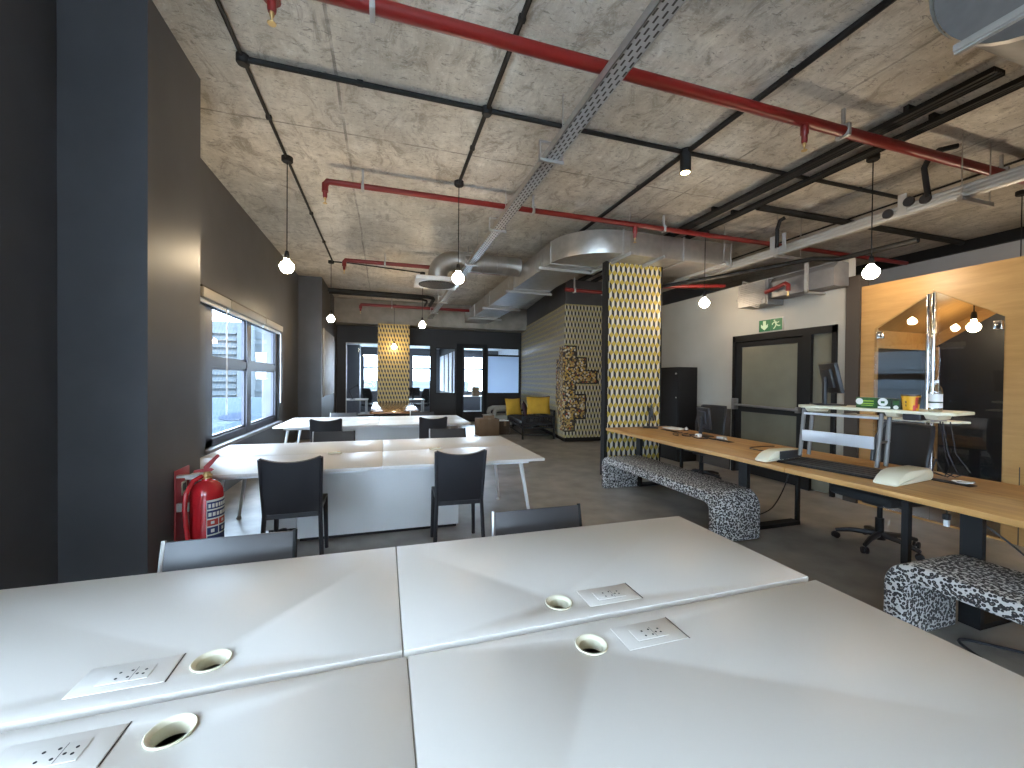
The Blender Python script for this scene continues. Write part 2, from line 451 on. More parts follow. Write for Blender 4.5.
# window wall: two window openings
WZ0, WZ1 = .64, 2.47
wl = MB()
wl.box(-2.25, -1.95, -7.2, -5.0, 0, CZ).box(-2.25, -1.95, -5.0, 1.1, 0, WZ0).box(-2.25, -1.95, -5.0, 1.1, WZ1, CZ)
wl.box(-2.25, -1.95, 1.1, 5.50, 0, CZ).box(-2.25, -1.95, 5.50, 8.95, 0, WZ0).box(-2.25, -1.95, 5.50, 8.95, WZ1, CZ)
wl.box(-2.25, -1.95, 8.95, 14.2, 0, CZ)
S('wall_left', wl, 'dark_wall')
S('column', MB().prism([(-1.949, 3.285), (-1.44, 3.18), (-1.44, 3.96), (-1.949, 3.96)], 0, CZ, 'z'), 'dark_wall')
S('wall_left_return', MB().box(-1.95, -1.44, 10.76, 14.2, 0, CZ), 'dark_wall')
S('wall_front', MB().box(-2.25, -1.6, -7.2, -7.0, 0, CZ).box(1.4, 9.6, -7.2, -7.0, 0, CZ).box(-1.6, 1.4, -7.2, -7.0, 0, .7).box(-1.6, 1.4, -7.2, -7.0, 2.9, CZ), 'white_wall')
r = thing('window_8', 'x', 'x', (-.1, -7.1, .7)); del r['label'], r['category']; struct(r)  # added unseen window behind the camera, to light camera-facing surfaces
f = MB()
for k in range(4): f.box(-1.6+k*0.973, -1.52+k*0.973, -7.12, -7.05, .7, 2.9)
f.box(-1.6, 1.4, -7.12, -7.05, .7, .78).box(-1.6, 1.4, -7.12, -7.05, 2.82, 2.9).box(-1.6, 1.4, -7.118, -7.052, 1.9, 1.98)
f.build('window_frame', 'frame_blue', r)
for k in range(3): MB().box(-1.52+k*0.973, -1.6+(k+1)*0.973, -7.09, -7.084, .78, 2.82).build('pane', 'glass', r)
S('wall_right_far', MB().box(9.4, 9.6, -7.0, 14.2, 0, CZ), 'strip_wall')
S('trim_1', MB().box(9.33, 9.4, -7.0, 14.0, 3.02, 3.12).box(9.33, 9.4, -7, 14, 3.72, 3.9), 'black_metal')
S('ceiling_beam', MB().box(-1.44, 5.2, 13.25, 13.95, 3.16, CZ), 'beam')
# patterned column standing before the glass partition
S('column', MB().box(-.19, .75, 13.15, 13.95, 0, 3.16), 'paper_c', uv=True)
# wallpapered walls to the right of the lounge
pts = [(9.4, 8.80), (5.3, 8.87), (4.10, 8.93), (4.20, 9.62), (4.72, 14.0), (9.4, 14.0)]
S('wall_right_wallpaper', MB().prism(pts, .10, 3.30, 'z'), 'paper_w', uv=True)
S('baseboard_right', MB().prism([(9.4, 8.83), (5.3, 8.90), (4.13, 8.96), (4.23, 9.62), (4.75, 14.0), (9.4, 14)], 0, .10, 'z'), 'black_metal')
S('wall_right_upper', MB().prism([(9.4, 8.83), (5.3, 8.90), (4.13, 8.96), (4.23, 9.62), (4.75, 14.0), (9.4, 14)], 3.30, CZ, 'z'), 'dark_wall')
# patterned nib wall at the end of the oak desk, black steel post on its free edge
S('pillar', MB().box(3.302, 4.26, 5.60, 5.78, 0, 3.32), 'paper_y', uv=True)
S('trim_2', MB().box(3.250, 3.301, 5.59, 5.70, 0, 3.32).box(4.261, 4.285, 5.595, 5.75, 0, 3.32), 'black_metal')
# white partition with the exit door
dY0, dY1, dZ = 3.77, 5.40, 2.23
wr = MB().box(5.57, 5.70, 3.66, dY0, 0, 3.06).box(5.57, 5.70, dY1, 8.80, 0, 3.06).box(5.57, 5.70, dY0, dY1, dZ, 3.06)
S('wall_right', wr, 'white_wall')
S('baseboard_right', MB().box(5.545, 5.568, 5.45, 8.8, 0, 1.02), 'brown_trim')
S('trim_3', MB().box(5.535, 5.70, 3.505, 3.66, 0, 2.80), 'brown_trim')
# plywood front of the booth, with the house-shaped opening
oy0, oy1, ez, ay, az = 2.29, 3.335, 2.12, 2.81, 2.46
hole = [(oy0, .02), (oy1, .02), (oy1, ez), (ay, az), (oy0, ez)]
S('wall_right_plywood', MB().prism([(-2.6, 0), (3.505, 0), (3.505, 2.655), (-2.6, 2.655)], 5.57, 5.60, 'x', holes=[hole]), 'ply', origin=(5.6, 1, 0))
S('trim_4', MB().box(5.566, 5.5695, 2.172, 2.178, 0, .72), 'brown_trim')
# inside of the booth
S('wall_booth_side', MB().box(5.64, 6.8, 3.40, 3.46, 0, 1.93), 'navy_wall')
S('wall_booth_back', MB().prism([(2.20, 0), (3.42, 0), (3.42, 1.95), (2.81, 2.34), (2.20, 1.95)], 6.8, 6.86, 'x'), 'navy_wall')
S('wall_booth_gable', MB().prism([(2.14, 0), (3.46, 0), (3.46, 2.12), (2.81, 2.58), (2.14, 2.12)], 6.865, 6.9, 'x'), 'ply', origin=(6.88, 2.8, 0))
S('wall_booth_upper', MB().box(5.605, 6.8, 3.425, 3.46, 1.955, 2.12).box(5.605, 6.8, 2.14, 2.175, 1.935, 2.12), 'ply', origin=(6.2, 2.8, 2))
S('wall_booth_front', MB().box(5.64, 6.8, 2.14, 2.20, 0, 1.93), 'navy_wall')
S('ceiling_booth', MB().prism([(2.10, 2.08), (2.81, 2.50), (3.50, 2.08), (3.50, 2.18), (2.81, 2.62), (2.10, 2.18)], 5.605, 6.86, 'x'), 'ply', origin=(6, 2.8, 1.9))
S('trim_5', MB().box(6.77, 6.8, 3.37, 3.40, 0, 1.95).box(5.66, 6.8, 3.375, 3.40, 1.90, 1.95), 'ply')

# ---- windows in the left wall
def window(name, y0, y1, mull, w=.20, e0=.1):
    root = thing(name, 'x', 'x', (-2.1, (y0+y1)/2, WZ0)); del root['label'], root['category']; struct(root)
    fr = MB()
    xa, xb = -2.06, -1.985
    fr.box(xa, xb, y0, y0+e0, WZ0, WZ1).box(xa, xb, y1-.16, y1-.02, WZ0, WZ1)
    fr.box(xa, xb, y0, y1-.02, WZ0, WZ0+.09).box(xa, xb, y0, y1-.02, WZ1-.12, WZ1)
    for m in mull: fr.box(xa+.003, xb+.003, m-w/2, m+w/2, WZ0, WZ1)
    fr.box(xa-.003, xb-.003, y0, y1-.02, 1.605, 1.705)
    # casement rims round every pane
    es = [y0+e0, *[q for m in mull for q in (m-w/2, m+w/2)], y1-.16]
    for a, b in zip(es[::2], es[1::2]):
        for z0, z1 in ((WZ0+.09, 1.605), (1.705, WZ1-.12)):
            fr.box(-2.05, -2.01, a, a+.03, z0, z1).box(-2.05, -2.01, b-.03, b, z0, z1).box(-2.05, -2.01, a, b, z0, z0+.03).box(-2.05, -2.01, a, b, z1-.03, z1)
    fr.build('window_frame', 'frame_blue', root)
    for a, b in zip(es[::2], es[1::2]):
        for z0, z1 in ((WZ0+.09, 1.605), (1.705, WZ1-.12)):
            MB().box(-2.033, -2.027, a+.02, b-.02, z0+.02, z1-.02).build('pane', 'glass', root)
    MB().box(-2.10, -1.90, y0, y1, WZ0-.05, WZ0-.002, bev=.006).build('window_sill', 'sill', root)
    return root
window('window_1', 5.50, 8.95, [7.20], e0=.30)
window('window_2', -5.0, 1.1, [-3.6, -2.1, -.5])
# roller-blind cassettes at the head of the near window
for i, (a, b, lb) in enumerate([(5.20, 6.03, 'grey roller blind box half hidden behind the charcoal column'), (6.06, 7.62, 'grey roller blind box over the middle window pane'), (7.65, 8.80, 'grey roller blind box over the farthest window pane')]):
    t = thing('roller_blind', lb, 'blind', (-1.9, (a+b)/2, 2.345), 'roller blinds over the left window')
    MB().box(-1.945, -1.855, a, b, 2.345, 2.455, bev=.012).build('cassette', 'blind', t)
    MB().box(-1.935, -1.87, a, b, 2.455, 2.475).build('top_rail', 'brown_trim', t)
    MB().box(-1.925, -1.90, a+.03, b-.03, 2.30, 2.345, bev=.004).build('hem_bar', 'silver', t)
    if i != 1: MB().tube([(-1.88, b-.10, 2.31), (-1.88, b-.10, 1.0)], .004, 6).tube([(-1.88, b-.07, 2.31), (-1.88, b-.07, 1.0)], .004, 6).build('chain', 'white_plastic', t)

# ---- what stands outside
bd = thing('apartment_building', 'white apartment block with stacked balconies seen through the left window', 'building', (-63, 190, -20))
MB().box(-78, -48.2, 172, 210, -20, 21.5).build('wall', 'bld_white', bd)
for k in range(13):
    z = 18.6 - k*2.45
    MB().box(-77.5, -51.2, 171.6, 172, z-1.25, z).build('balcony_recess', 'bld_glass', bd)
    MB().box(-78, -51.0, 170.2, 172, z-1.6, z-1.25).build('balcony_slab', 'bld_white', bd)
MB().box(-50.8, -48.8, 170.4, 172, -20, 20.5).build('stair_strip', 'bld_white', bd)
bd2 = thing('apartment_building', 'slim white tower with window bands seen in the farthest window pane', 'building', (-45.5, 190, -20))
MB().box(-49.5, -41.5, 183, 205, -20, 23).build('wall', 'bld_white', bd2)
for k in range(12):
    z = 17.6 - k*2.6
    MB().box(-49.2, -45.8, 182.6, 183, z-1.1, z).build('window_band', 'bld_glass', bd2)
aw = thing('awning', 'pale blue sloping awning with a round mark outside the left window', 'awning', (-4.9, 14.5, -.2))
MB().prism([(12.0, -.25), (17.0, .75), (17.0, .65), (12.0, -.35)], -7.2, -2.9, 'x').build('sheet', 'awning', aw)
MB().lathe([(0, 0), (.42, 0), (.42, .012), (0, .012)], 24, (-4.35, 14.5, .262), Matrix.Rotation(math.atan2(1.0, 5), 4, 'X')).build('round_mark', 'awning_mark', aw)
for q in ((-7.0, 12.2), (-3.1, 12.2), (-7.0, 16.8), (-3.1, 16.8)):
    MB().tube([(q[0], q[1], -20), (q[0], q[1], -.36 + (q[1]-12)*.2)], .06).build('post', 'steel_dull', aw)
struct(MB().box(-160, -2.6, -20, 260, -20.2, -20).build('ground', 'bld_white'))
pw = thing('apartment_building', 'pale street wall beside the column seen in the near window pane', 'building', (-5, 9, -20))
MB().box(-40, -30, -14, 34, -20, 4.5).build('wall', 'bld_white', pw)
for k in range(6): MB().box(-30, -29.9, -13, 33, 2.6-k*1.6, 3.4-k*1.6).build('window_band', 'bld_glass', pw)

# ---- glazed partition at the back and the office behind it
PY = 14.0
openings = [(-1.17, -.19, .30, 2.62), (.75, 1.50, .30, 2.62), (1.66, 2.34, .98, 2.54), (2.60, 3.32, .32, 2.58), (3.46, 4.66, .98, 2.60)]
wb = MB(); xs = [-1.95]
prev = -1.95
for x0, x1, z0, z1 in openings:
    wb.box(prev, x0, PY, PY+.1, 0, CZ)
    wb.box(x0, x1, PY, PY+.1, 0, z0).box(x0, x1, PY, PY+.1, z1, CZ)
    prev = x1
wb.box(prev, 9.6, PY, PY+.1, 0, CZ)
S('wall_back', wb, 'back_wall')
for i, (x0, x1, z0, z1) in enumerate(openings):
    r = thing('window_%d' % (3+i), 'x', 'x', ((x0+x1)/2, PY, z0)); del r['label'], r['category']; struct(r)
    f = MB(); t = .025
    f.box(x0, x0+t, PY-.02, PY+.08, z0, z1).box(x1-t, x1, PY-.02, PY+.08, z0, z1).box(x0, x1, PY-.02, PY+.08, z0, z0+t).box(x0, x1, PY-.02, PY+.08, z1-t, z1)
    f.build('window_frame', 'alu' if i == 0 else 'black_metal', r)
    if i == 4:
        MB().box(x0+t, x1-t, PY+.02, PY+.03, z0+t, 2.30).build('frosted_pane', 'frost', r)
        MB().box(x0+t, x1-t, PY, PY+.05, 2.30, 2.36).build('transom', 'black_metal', r)
        MB().box(x0+t, x1-t, PY+.02, PY+.03, 2.36, z1-t).build('pane', 'glass', r)
    else:
        MB().box(x0+t, x1-t, PY+.02, PY+.03, z0+t, z1-t).build('pane', 'glass', r)
for (x0, x1) in ((2.44, 2.56),):
    S('trim_6', MB().box(2.36, 2.58, PY-.035, PY, 0, 2.66).box(3.34, 3.44, PY-.035, PY, 0, 2.66).box(2.36, 3.44, PY-.035, PY, 2.60, 2.70), 'black_metal')
OY = 19.2
S('ceiling_office', MB().box(-2.3, 5.5, PY+.1, OY+.3, 2.86, 2.95), 'office_ceiling')
wo = MB()
owin = [(-.85, -.20), (.05, 1.05), (1.25, 2.10), (2.75, 3.45), (3.65, 4.70)]
prev = -2.3
for a, b in owin:
    wo.box(prev, a, OY, OY+.2, 0, 2.86).box(a, b, OY, OY+.2, 0, .92).box(a, b, OY, OY+.2, 2.52, 2.86).box(a, b, OY+.05, OY+.12, 1.92, 2.0)
    prev = b
wo.box(prev, 5.5, OY, OY+.2, 0, 2.86)
S('wall_office_back', wo, 'office_wall')
S('wall_office_left', MB().box(-2.3, -1.95, PY+.1, OY, 0, 2.86), 'office_wall')
S('wall_office_right', MB().box(5.3, 5.5, PY+.1, OY, 0, 2.86), 'office_white')
S('wall_office_pier', MB().box(-1.95, -.98, 18.2, OY, 0, 2.86), 'office_wall')
# inner white glazed screen with black posts, running back from the partition
S('wall_office_screen', MB().box(2.46, 2.52, 14.5, 19.1, .95, 2.5), 'office_white')
S('trim_7', MB().box(2.45, 2.53, 14.5, 19.1, 0, .95).box(2.44, 2.54, 14.5, 19.1, 2.5, 2.86).box(2.43, 2.45, 14.5, 14.58, .95, 2.5).box(2.43, 2.45, 15.3, 15.38, .95, 2.5).box(2.43, 2.45, 16.3, 16.38, .95, 2.5).box(2.43, 2.45, 17.5, 17.58, .95, 2.5), 'black_metal')
ob = MB().box(-12, 12, 60, 66, -20, 1.2)
tb = thing('office_block', 'distant white office block through the rear office windows', 'building', (0, 60, -20))
ob.build('wall', 'bld_white', tb)
for k in range(4): MB().box(-12, 12, 59.9, 60, .6-k*1.6-.5, .6-k*1.6).build('window_band', 'bld_glass', tb)

# ---- exit door in the white partition
r = thing('door_1', 'x', 'x', (5.57, 4.58, 0)); del r['label'], r['category']; struct(r)
f = MB().box(5.53, 5.69, dY0+.001, dY0+.05, 0, dZ).box(5.53, 5.69, dY1-.05, dY1-.001, 0, dZ).box(5.53, 5.69, dY0+.001, dY1-.001, dZ-.10, dZ-.001).box(5.53, 5.69, 4.09, 4.21, 0, dZ-.1)
f.build('door_frame', 'black_metal', r)
lf = MB().box(5.56, 5.61, 4.215, 4.30, .02, 2.12).box(5.56, 5.61, 5.25, 5.345, .02, 2.12).box(5.56, 5.61, 4.3, 5.25, 2.04, 2.12).box(5.56, 5.61, 4.3, 5.25, .02, .16).box(5.56, 5.61, 4.3, 5.25, 1.0, 1.1)
leaf = lf.build('door_leaf', 'black_metal', r)
MB().box(5.58, 5.59, 4.3, 5.25, 1.1, 2.04).build('upper_pane', 'door_film', leaf)
MB().box(5.58, 5.59, 4.3, 5.25, .16, 1.0).build('lower_pane', 'door_film', leaf)
MB().tube([(5.49, 4.22, 1.09), (5.49, 5.33, 1.11)], .018, 10).box(5.475, 5.56, 5.29, 5.36, 1.03, 1.21, bev=.01).box(5.48, 5.56, 4.22, 4.27, 1.05, 1.13, bev=.008).build('push_bar', 'zinc_dark', leaf)
MB().box(5.58, 5.59, dY0+.05, 4.09, .02, dZ-.1).build('side_pane', 'door_film', r)

# ---- booth doors: two house-shaped glass leaves with long chrome pulls
for nm, poly, hy in (('door_2', [(ay+.003, .03), (oy1+.008, .03), (oy1+.008, ez+.004), (ay+.003, az+.008)], ay+.026), ('door_3', [(oy0-.008, .03), (ay-.003, .03), (ay-.003, az+.008), (oy0-.008, ez+.004)], ay-.026)):
    r = thing(nm, 'x', 'x', (5.58, (poly[0][0]+poly[1][0])/2, 0)); del r['label'], r['category']; struct(r)
    MB().prism(poly, 5.553, 5.563, 'x').build('glass_leaf', 'glass_booth', r)
    MB().tube([(5.515, hy, .5), (5.515, hy, 2.43)], .019, 14).tube([(5.515, hy, .7), (5.553, hy, .7)], .009, 8).tube([(5.515, hy, 2.2), (5.553, hy, 2.2)], .009, 8).build('door_handle', 'chrome', r)
    ye = poly[1][0]-.05 if nm == 'door_2' else poly[0][0]+.05
    MB().box(5.535, 5.59, ye-.028, ye+.028, 2.0, 2.085, bev=.006).build('hinge', 'chrome', r)
    r.rotation_euler = (0, 0, BOOTH_ROT)
# ================================================================== WHITE BENCH DESKS
def circle(cx, cy, r, n=28): return [(cx + r*math.cos(2*PI*i/n), cy + r*math.sin(2*PI*i/n)) for i in range(n)]
def desk(x0, x1, y0, y1, inner, label, group, gx=None, sx=None, leg=None, zt=.73, full=True, notch=None):
    """inner: the edge (y) that faces the neighbouring row; gx / sx: grommet and socket places"""
    t = thing('bench_desk', label, 'desk', ((x0+x1)/2, (y0+y1)/2, 0), group)
    s = 1 if inner == y1 else -1
    gy = inner - s*.10; sy = inner - s*.10
    holes = [circle(gx, gy, .037)] if gx is not None else []
    out = [(x0, y0), (x1, y0), (x1, y1), (x0, y1)] if not notch else [(notch[0], y0), (x1, y0), (x1, y1), (x0, y1), (x0, notch[1]), (notch[0], notch[1])]
    MB().prism(out, zt-.025, zt, 'z', holes=holes, bev=.0015).build('desktop', 'white_top', t)
    if gx is not None:
        MB().lathe([(.036, -.032), (.0365, -.002), (.045, .0005), (.046, .003), (.044, .0045), (.040, .0035), (.034, -.004), (.034, -.032)], 32, (gx, gy, zt)).build('cable_grommet', 'cream_plastic', t)
        MB().box(gx-.09, gx+.09, gy-.07, gy+.07, zt-.10, zt-.082).build('cable_tray', 'hole', t)
    if sx is not None:
        p = MB().box(sx-.098, sx+.098, sy-.052, sy+.052, zt-.001, zt+.0012, bev=.001)
        pl = p.build('socket_panel', 'white_top', t)
        if full:
            MB().box(sx-.052, sx+.052, sy-.026, sy+.026, zt+.0013, zt+.003, bev=.0008).build('socket', 'white_top', pl)
            h = MB()
            for dx, dy in ((-.018, .010), (-.018, -.012), (.006, .012), (.006, -.012), (.022, -.004), (.036, .008), (.036, -.008)):
                h.lathe([(0, 0), (.0032, 0), (.0032, .0006), (0, .0006)], 10, (sx+dx, sy+dy, zt+.0031))
            h.box(sx+.0135, sx+.0145, sy-.024, sy+.024, zt+.0031, zt+.0034)
            h.build('socket_holes', 'hole', pl)
            sd = 1 if sx > 0 else 1
            MB().box(sx+.100, sx+.1025, sy-.055, sy+.055, zt+.0003, zt+.0012).build('flap_gap', 'hole', pl)
    # frame rails and legs
    yo = y0 if s == 1 else y1
    MB().box(x0+.12, x1-.12, yo+s*.12, yo+s*.16, zt-.065, zt-.026).box(x0+.12, x1-.12, inner-s*.18, inner-s*.14, zt-.065, zt-.026).build('frame_rail', 'white_metal', t)
    for a, b in (leg or []):
        l = MB().tube([a, b], .022, 12, r1=.015).build('leg', 'white_metal', t)
        MB().lathe([(0, 0), (.026, 0), (.026, .012), (.014, .03), (0, .03)], 14, (b[0], b[1], 0)).build('foot', 'steel_dull', l)
    return t
G1 = 'white desks of the front island'; G2 = 'white desks of the middle island'; G3 = 'white desks of the rear island'
zl = .70
def legs(xs, xe, ya, yb): return [((xs, ya, zl), (xe, yb, .02))]
desk(-1.44, .052, 1.155, 1.885, 1.155, 'white desk of the nearest island, far row, on the window side of the seam', G1, -.43, -.61, legs(-1.25, -1.38, 1.75, 1.72))
desk(.056, 1.57, 1.155, 1.885, 1.155, 'white desk of the nearest island, far row, on the walkway side of the seam', G1, .565, .755, legs(1.30, 1.44, 1.75, 1.72))
desk(-1.44, .062, .37, 1.128, 1.128, 'white desk in the bottom left corner, nearest row of the nearest island', G1, -.425, -.62, legs(-1.25, -1.38, .5, .52))
desk(.066, 1.57, .37, 1.128, 1.128, 'white desk filling the bottom right, nearest row of the nearest island', G1, .565, .755, legs(1.30, 1.44, .5, .52))
desk(-1.62, -.012, 3.64, 4.42, 4.42, 'white desk of the middle island, near row, behind the extinguisher', G2, None, None, legs(-1.26, -1.36, 3.9, 3.95), full=False, notch=(-1.42, 3.98))
desk(-.008, 1.475, 3.64, 4.42, 4.42, 'white desk of the middle island, near row, nearest the walkway', G2, None, None, legs(1.28, 1.42, 3.80, 3.85), full=False)
desk(-1.62, -.012, 4.43, 5.22, 4.43, 'white desk of the middle island, far row, touching the window sill', G2, None, None, legs(-1.35, -1.44, 4.91, 4.91), full=False)
desk(-.008, 1.475, 4.43, 5.22, 4.43, 'white desk of the middle island, far row, walkway end', G2, None, None, legs(1.29, 1.36, 4.86, 4.86), full=False)
desk(-1.60, -.082, 6.93, 7.70, 7.70, 'white desk of the rear island, near row, end by the window', G3, None, None, legs(-1.42, -1.52, 7.1, 7.1), full=False)
desk(-.078, 1.44, 6.93, 7.70, 7.70, 'white desk of the rear island, near row, walkway end', G3, None, None, legs(1.22, 1.34, 7.1, 7.1), full=False)
desk(-1.60, -.082, 7.71, 8.48, 7.71, 'white desk of the rear island, far row, end by the window', G3, None, None, legs(-1.42, -1.52, 8.2, 8.2), full=False)
desk(-.078, 1.44, 7.71, 8.48, 7.71, 'white desk of the rear island, far row, walkway end', G3, None, None, legs(1.22, 1.34, 8.2, 8.2), full=False)
# storage spines under the islands
def cupboard(x0, x1, y0, y1, z1, label):
    t = thing('storage_pedestal', label, 'cupboard', ((x0+x1)/2, (y0+y1)/2, 0), 'white pedestals under the desk islands')
    MB().box(x0, x1, y0, y1, .03, z1, bev=.003).build('body', 'white_metal', t)
    MB().box(x0+.02, x1-.02, y0+.02, y1-.02, 0, .03).build('plinth', 'black_metal', t)
cupboard(-.74, .72, 4.06, 4.78, .66, 'wide white pedestal under the middle island')
cupboard(-1.06, -.80, 4.36, 4.86, .62, 'narrow white pedestal under the middle island, left of the wide one')
cupboard(-.66, .74, 7.36, 8.06, .66, 'wide white pedestal under the rear island')
# small white plug strips lying on the middle island
for x, y, lb in ((-.46, 4.36, 'small cream desk plug block behind the left chair of the middle island'), (.52, 4.37, 'small cream desk plug block behind the right chair of the middle island')):
    t = thing('plug_block', lb, 'socket', (x, y, .73), 'plug blocks on the middle island')
    MB().box(x-.06, x+.06, y-.018, y+.018, .731, .752, bev=.004).build('body', 'cream_plastic', t)
    MB().box(x+.02, x+.05, y-.010, y+.010, .752, .755).build('switch', 'brass', t)

# ================================================================== CHAIRS
# concave-backed black plastic chair, facing +Y, origin at the floor between the rear legs' middle
def make_plastic_chair(label, group):
    t = thing('plastic_chair', label, 'chair', (0, 0, 0), group)
    def back(u, v):
        z = .46 + v*(.40 + .035*abs(2*u-1)**2.2)
        x = (u-.5)*(.37 + .03*v)
        return (x, -.005 - .085*v - .022*(1-(2*u-1)**2)*(.3+.7*v), z)
    MB().grid(back, 14, 8, .018).build('backrest', 'black_plastic', t)
    def seat(u, v):
        return ((u-.5)*(.385+.02*v), .0 + v*.44, .462 + .012*v - .018*math.sin(PI*min(1, v*1.1))*(1-(2*u-1)**2) - .02*max(0, v-.88)/.12)
    MB().grid(seat, 10, 10, .022).build('seat', 'black_plastic', t)
    MB().box(-.19, .19, .0, .03, .415, .45).box(-.19, -.165, .0, .43, .42, .45).box(.165, .19, .0, .43, .42, .45).box(-.19, .19, .40, .43, .42, .45).build('seat_frame', 'black_plastic', t)
    for sx in (-1, 1):
        MB().tube([(sx*.208, -.045, 0), (sx*.190, .0, .45), (sx*.194, -.03, .60), (sx*.202, -.088, .885)], .0165, 8).build('leg', 'black_plastic', t)
        MB().tube([(sx*.196, .425, 0), (sx*.186, .405, .45)], .016, 8, r1=.02).build('leg', 'black_plastic', t)
    return t
# low straight-backed chair, facing -Y when rz = 0; the back leans away
def make_flat_chair(label, group):
    t = thing('visitor_chair', label, 'chair', (0, 0, 0), group)
    MB().prism([(-.25, .46), (.25, .46), (.243, .785), (-.243, .785)], -.008, .008, 'y', bev=.004, M=Matrix.Translation((0, .06, 0)) @ Matrix.Translation((0, 0, .46)) @ Matrix.Rotation(math.radians(-11), 4, 'X') @ Matrix.Translation((0, 0, -.46))).build('backrest', 'grey_plastic', t)
    MB().box(-.24, .24, -.36, .05, .435, .465, bev=.012).build('seat', 'grey_plastic', t)
    for sx in (-1, 1):
        MB().tube([(sx*.255, .05, .0), (sx*.255, .05, .45), (sx*.249, .122, .785)], .010, 8).build('leg', 'steel_dull' if sx < 0 else 'black_metal', t)
        MB().tube([(sx*.245, -.34, .0), (sx*.245, -.34, .44)], .010, 8).build('leg', 'black_metal', t)
    return t
GA = 'black plastic chairs with their backs to us'; GB = 'low straight-backed chairs on the far sides of the islands'
c0 = make_plastic_chair('black plastic chair in front of the middle island, beside the extinguisher', GA)
c0.location = (-.655, 3.44, 0); c0.rotation_euler = (0, 0, .03)
dup(c0, (.615, 3.43, 0), -.04, 'black plastic chair in front of the middle island, walkway side')
dup(c0, (-.80, 6.50, 0), .02, 'black plastic chair in front of the rear island, window side')
dup(c0, (.735, 6.50, 0), -.02, 'black plastic chair in front of the rear island, walkway side')
d0 = make_flat_chair('low chair with straight grey back pushed to the nearest island, below the extinguisher', GB)
d0.location = (-.635, 1.955, 0)
dup(d0, (.80, 1.955, 0), 0, 'low chair with straight dark back pushed to the nearest island, walkway side')
dup(d0, (-.62, 5.66, 0), 0, 'low chair on the far side of the middle island, window side')
dup(d0, (.86, 5.66, 0), 0, 'low chair on the far side of the middle island, walkway side')
dup(d0, (-.77, 8.75, 0), 0, 'low chair on the far side of the rear island, window side')
dup(d0, (.78, 8.75, 0), 0, 'low chair on the far side of the rear island, walkway side')

# five-star task chair, sitter faces +X
def make_task_chair(label, group):
    t = thing('office_chair', label, 'chair', (0, 0, 0), group)
    MB().box(-.27, .26, -.27, .27, .43, .52, bev=.035, seg=3).build('seat', 'black_mesh', t)
    def back(u, v):
        hw = .225 - .035*abs(2*v-1)**3 - .03*(1-v)*(v < .3)
        y = (u-.5)*2*hw
        return (-.25 - .10*v + .05*math.sin(PI*v) - .05*(2*u-1)**2*-1, y, .56 + .54*v)
    br = MB().grid(back, 12, 12, .016).build('backrest', 'black_mesh', t)
    rim = []
    for u, v in [(i/10, 1) for i in range(11)] + [(1, 1-i/10) for i in range(1, 11)] + [(1-i/10, 0) for i in range(1, 11)] + [(0, i/10) for i in range(1, 11)]:
        rim.append(back(u, v))
    MB().tube(rim, .016, 8).build('back_frame', 'black_plastic', br)
    MB().tube([(-.10, 0, .40), (-.27, 0, .42), (-.315, 0, .60), (-.29, 0, .8)], .022, 8).build('back_support', 'black_plastic', t)
    MB().box(-.12, .10, -.09, .09, .38, .44, bev=.015).tube([(0, .08, .41), (.02, .24, .40)], .009, 8).build('tilt_mechanism', 'black_plastic', t)
    MB().lathe([(.032, .10), (.032, .26), (.020, .262), (.020, .39)], 14).build('gas_lift', 'black_metal', t)
    b = MB().lathe([(0, .07), (.045, .07), (.05, .12), (.035, .135), (0, .135)], 14)
    for k in range(5):
        a = 2*PI*k/5 + .35
        b.tube([(.03*math.cos(a), .03*math.sin(a), .115), (.2*math.cos(a), .2*math.sin(a), .105), (.31*math.cos(a), .31*math.sin(a), .075)], .026, 8, r1=.017)
    b.build('star_base', 'black_plastic', t)
    for k in range(5):
        a = 2*PI*k/5 + .35
        R = Matrix.Translation((.31*math.cos(a), .31*math.sin(a), .03)) @ Matrix.Rotation(a+.7, 4, 'Z') @ Matrix.Rotation(PI/2, 4, 'X')
        MB().lathe([(0, -.024), (.027, -.024), (.03, -.018), (.03, -.006), (.014, -.004), (.014, .004), (.03, .006), (.03, .018), (.027, .024), (0, .024)], 14, M=R).build('caster', 'black_plastic', t)
    return t
GC = 'black office chairs'
o0 = make_task_chair('black mesh office chair behind the sit-stand riser', GC)
o0.location = (4.29, 2.52, 0); o0.rotation_euler = (0, 0, PI - .12)
dup(o0, (4.58, 5.02, 0), PI + .25, 'black mesh office chair behind the oak desk, next to the black cabinet')
dup(o0, (-.45, 16.4, 0), .8, 'black office chair in the glazed office, left of the patterned column')
dup(o0, (1.45, 16.3, 0), 2.2, 'black office chair in the glazed office, right of the patterned column')
# ================================================================== FIRE EXTINGUISHER ON THE COLUMN
ex, ey = -1.23, 3.50
tag(MB().box(-1.438, -1.425, 3.515, 3.735, .12, .80, bev=.004).build('extinguisher_board', 'red_board'), 'red backing board on the charcoal column behind the extinguisher', 'board')
sg = thing('sign', 'small yellowed sticker on the red backing board', 'sign', (-1.42, 3.64, .66))  # a paper sticker on the extinguisher board
MB().box(-1.4248, -1.4225, 3.60, 3.68, .60, .70).build('paper', 'cream_plastic', sg)
MB().box(-1.4224, -1.4218, 3.615, 3.665, .63, .685).build('print', 'dark_green', sg)
t = thing('fire_extinguisher', 'red fire extinguisher with a white and navy label hung on the charcoal column', 'fire extinguisher', (ex, ey, .14))
MB().lathe([(0, .14), (.085, .14), (.102, .165), (.103, .20), (.103, .62), (.098, .665), (.08, .70), (.05, .722), (.032, .728), (.03, .74), (0, .74)], 36, (ex, ey, 0)).build('cylinder', 'red_gloss', t)
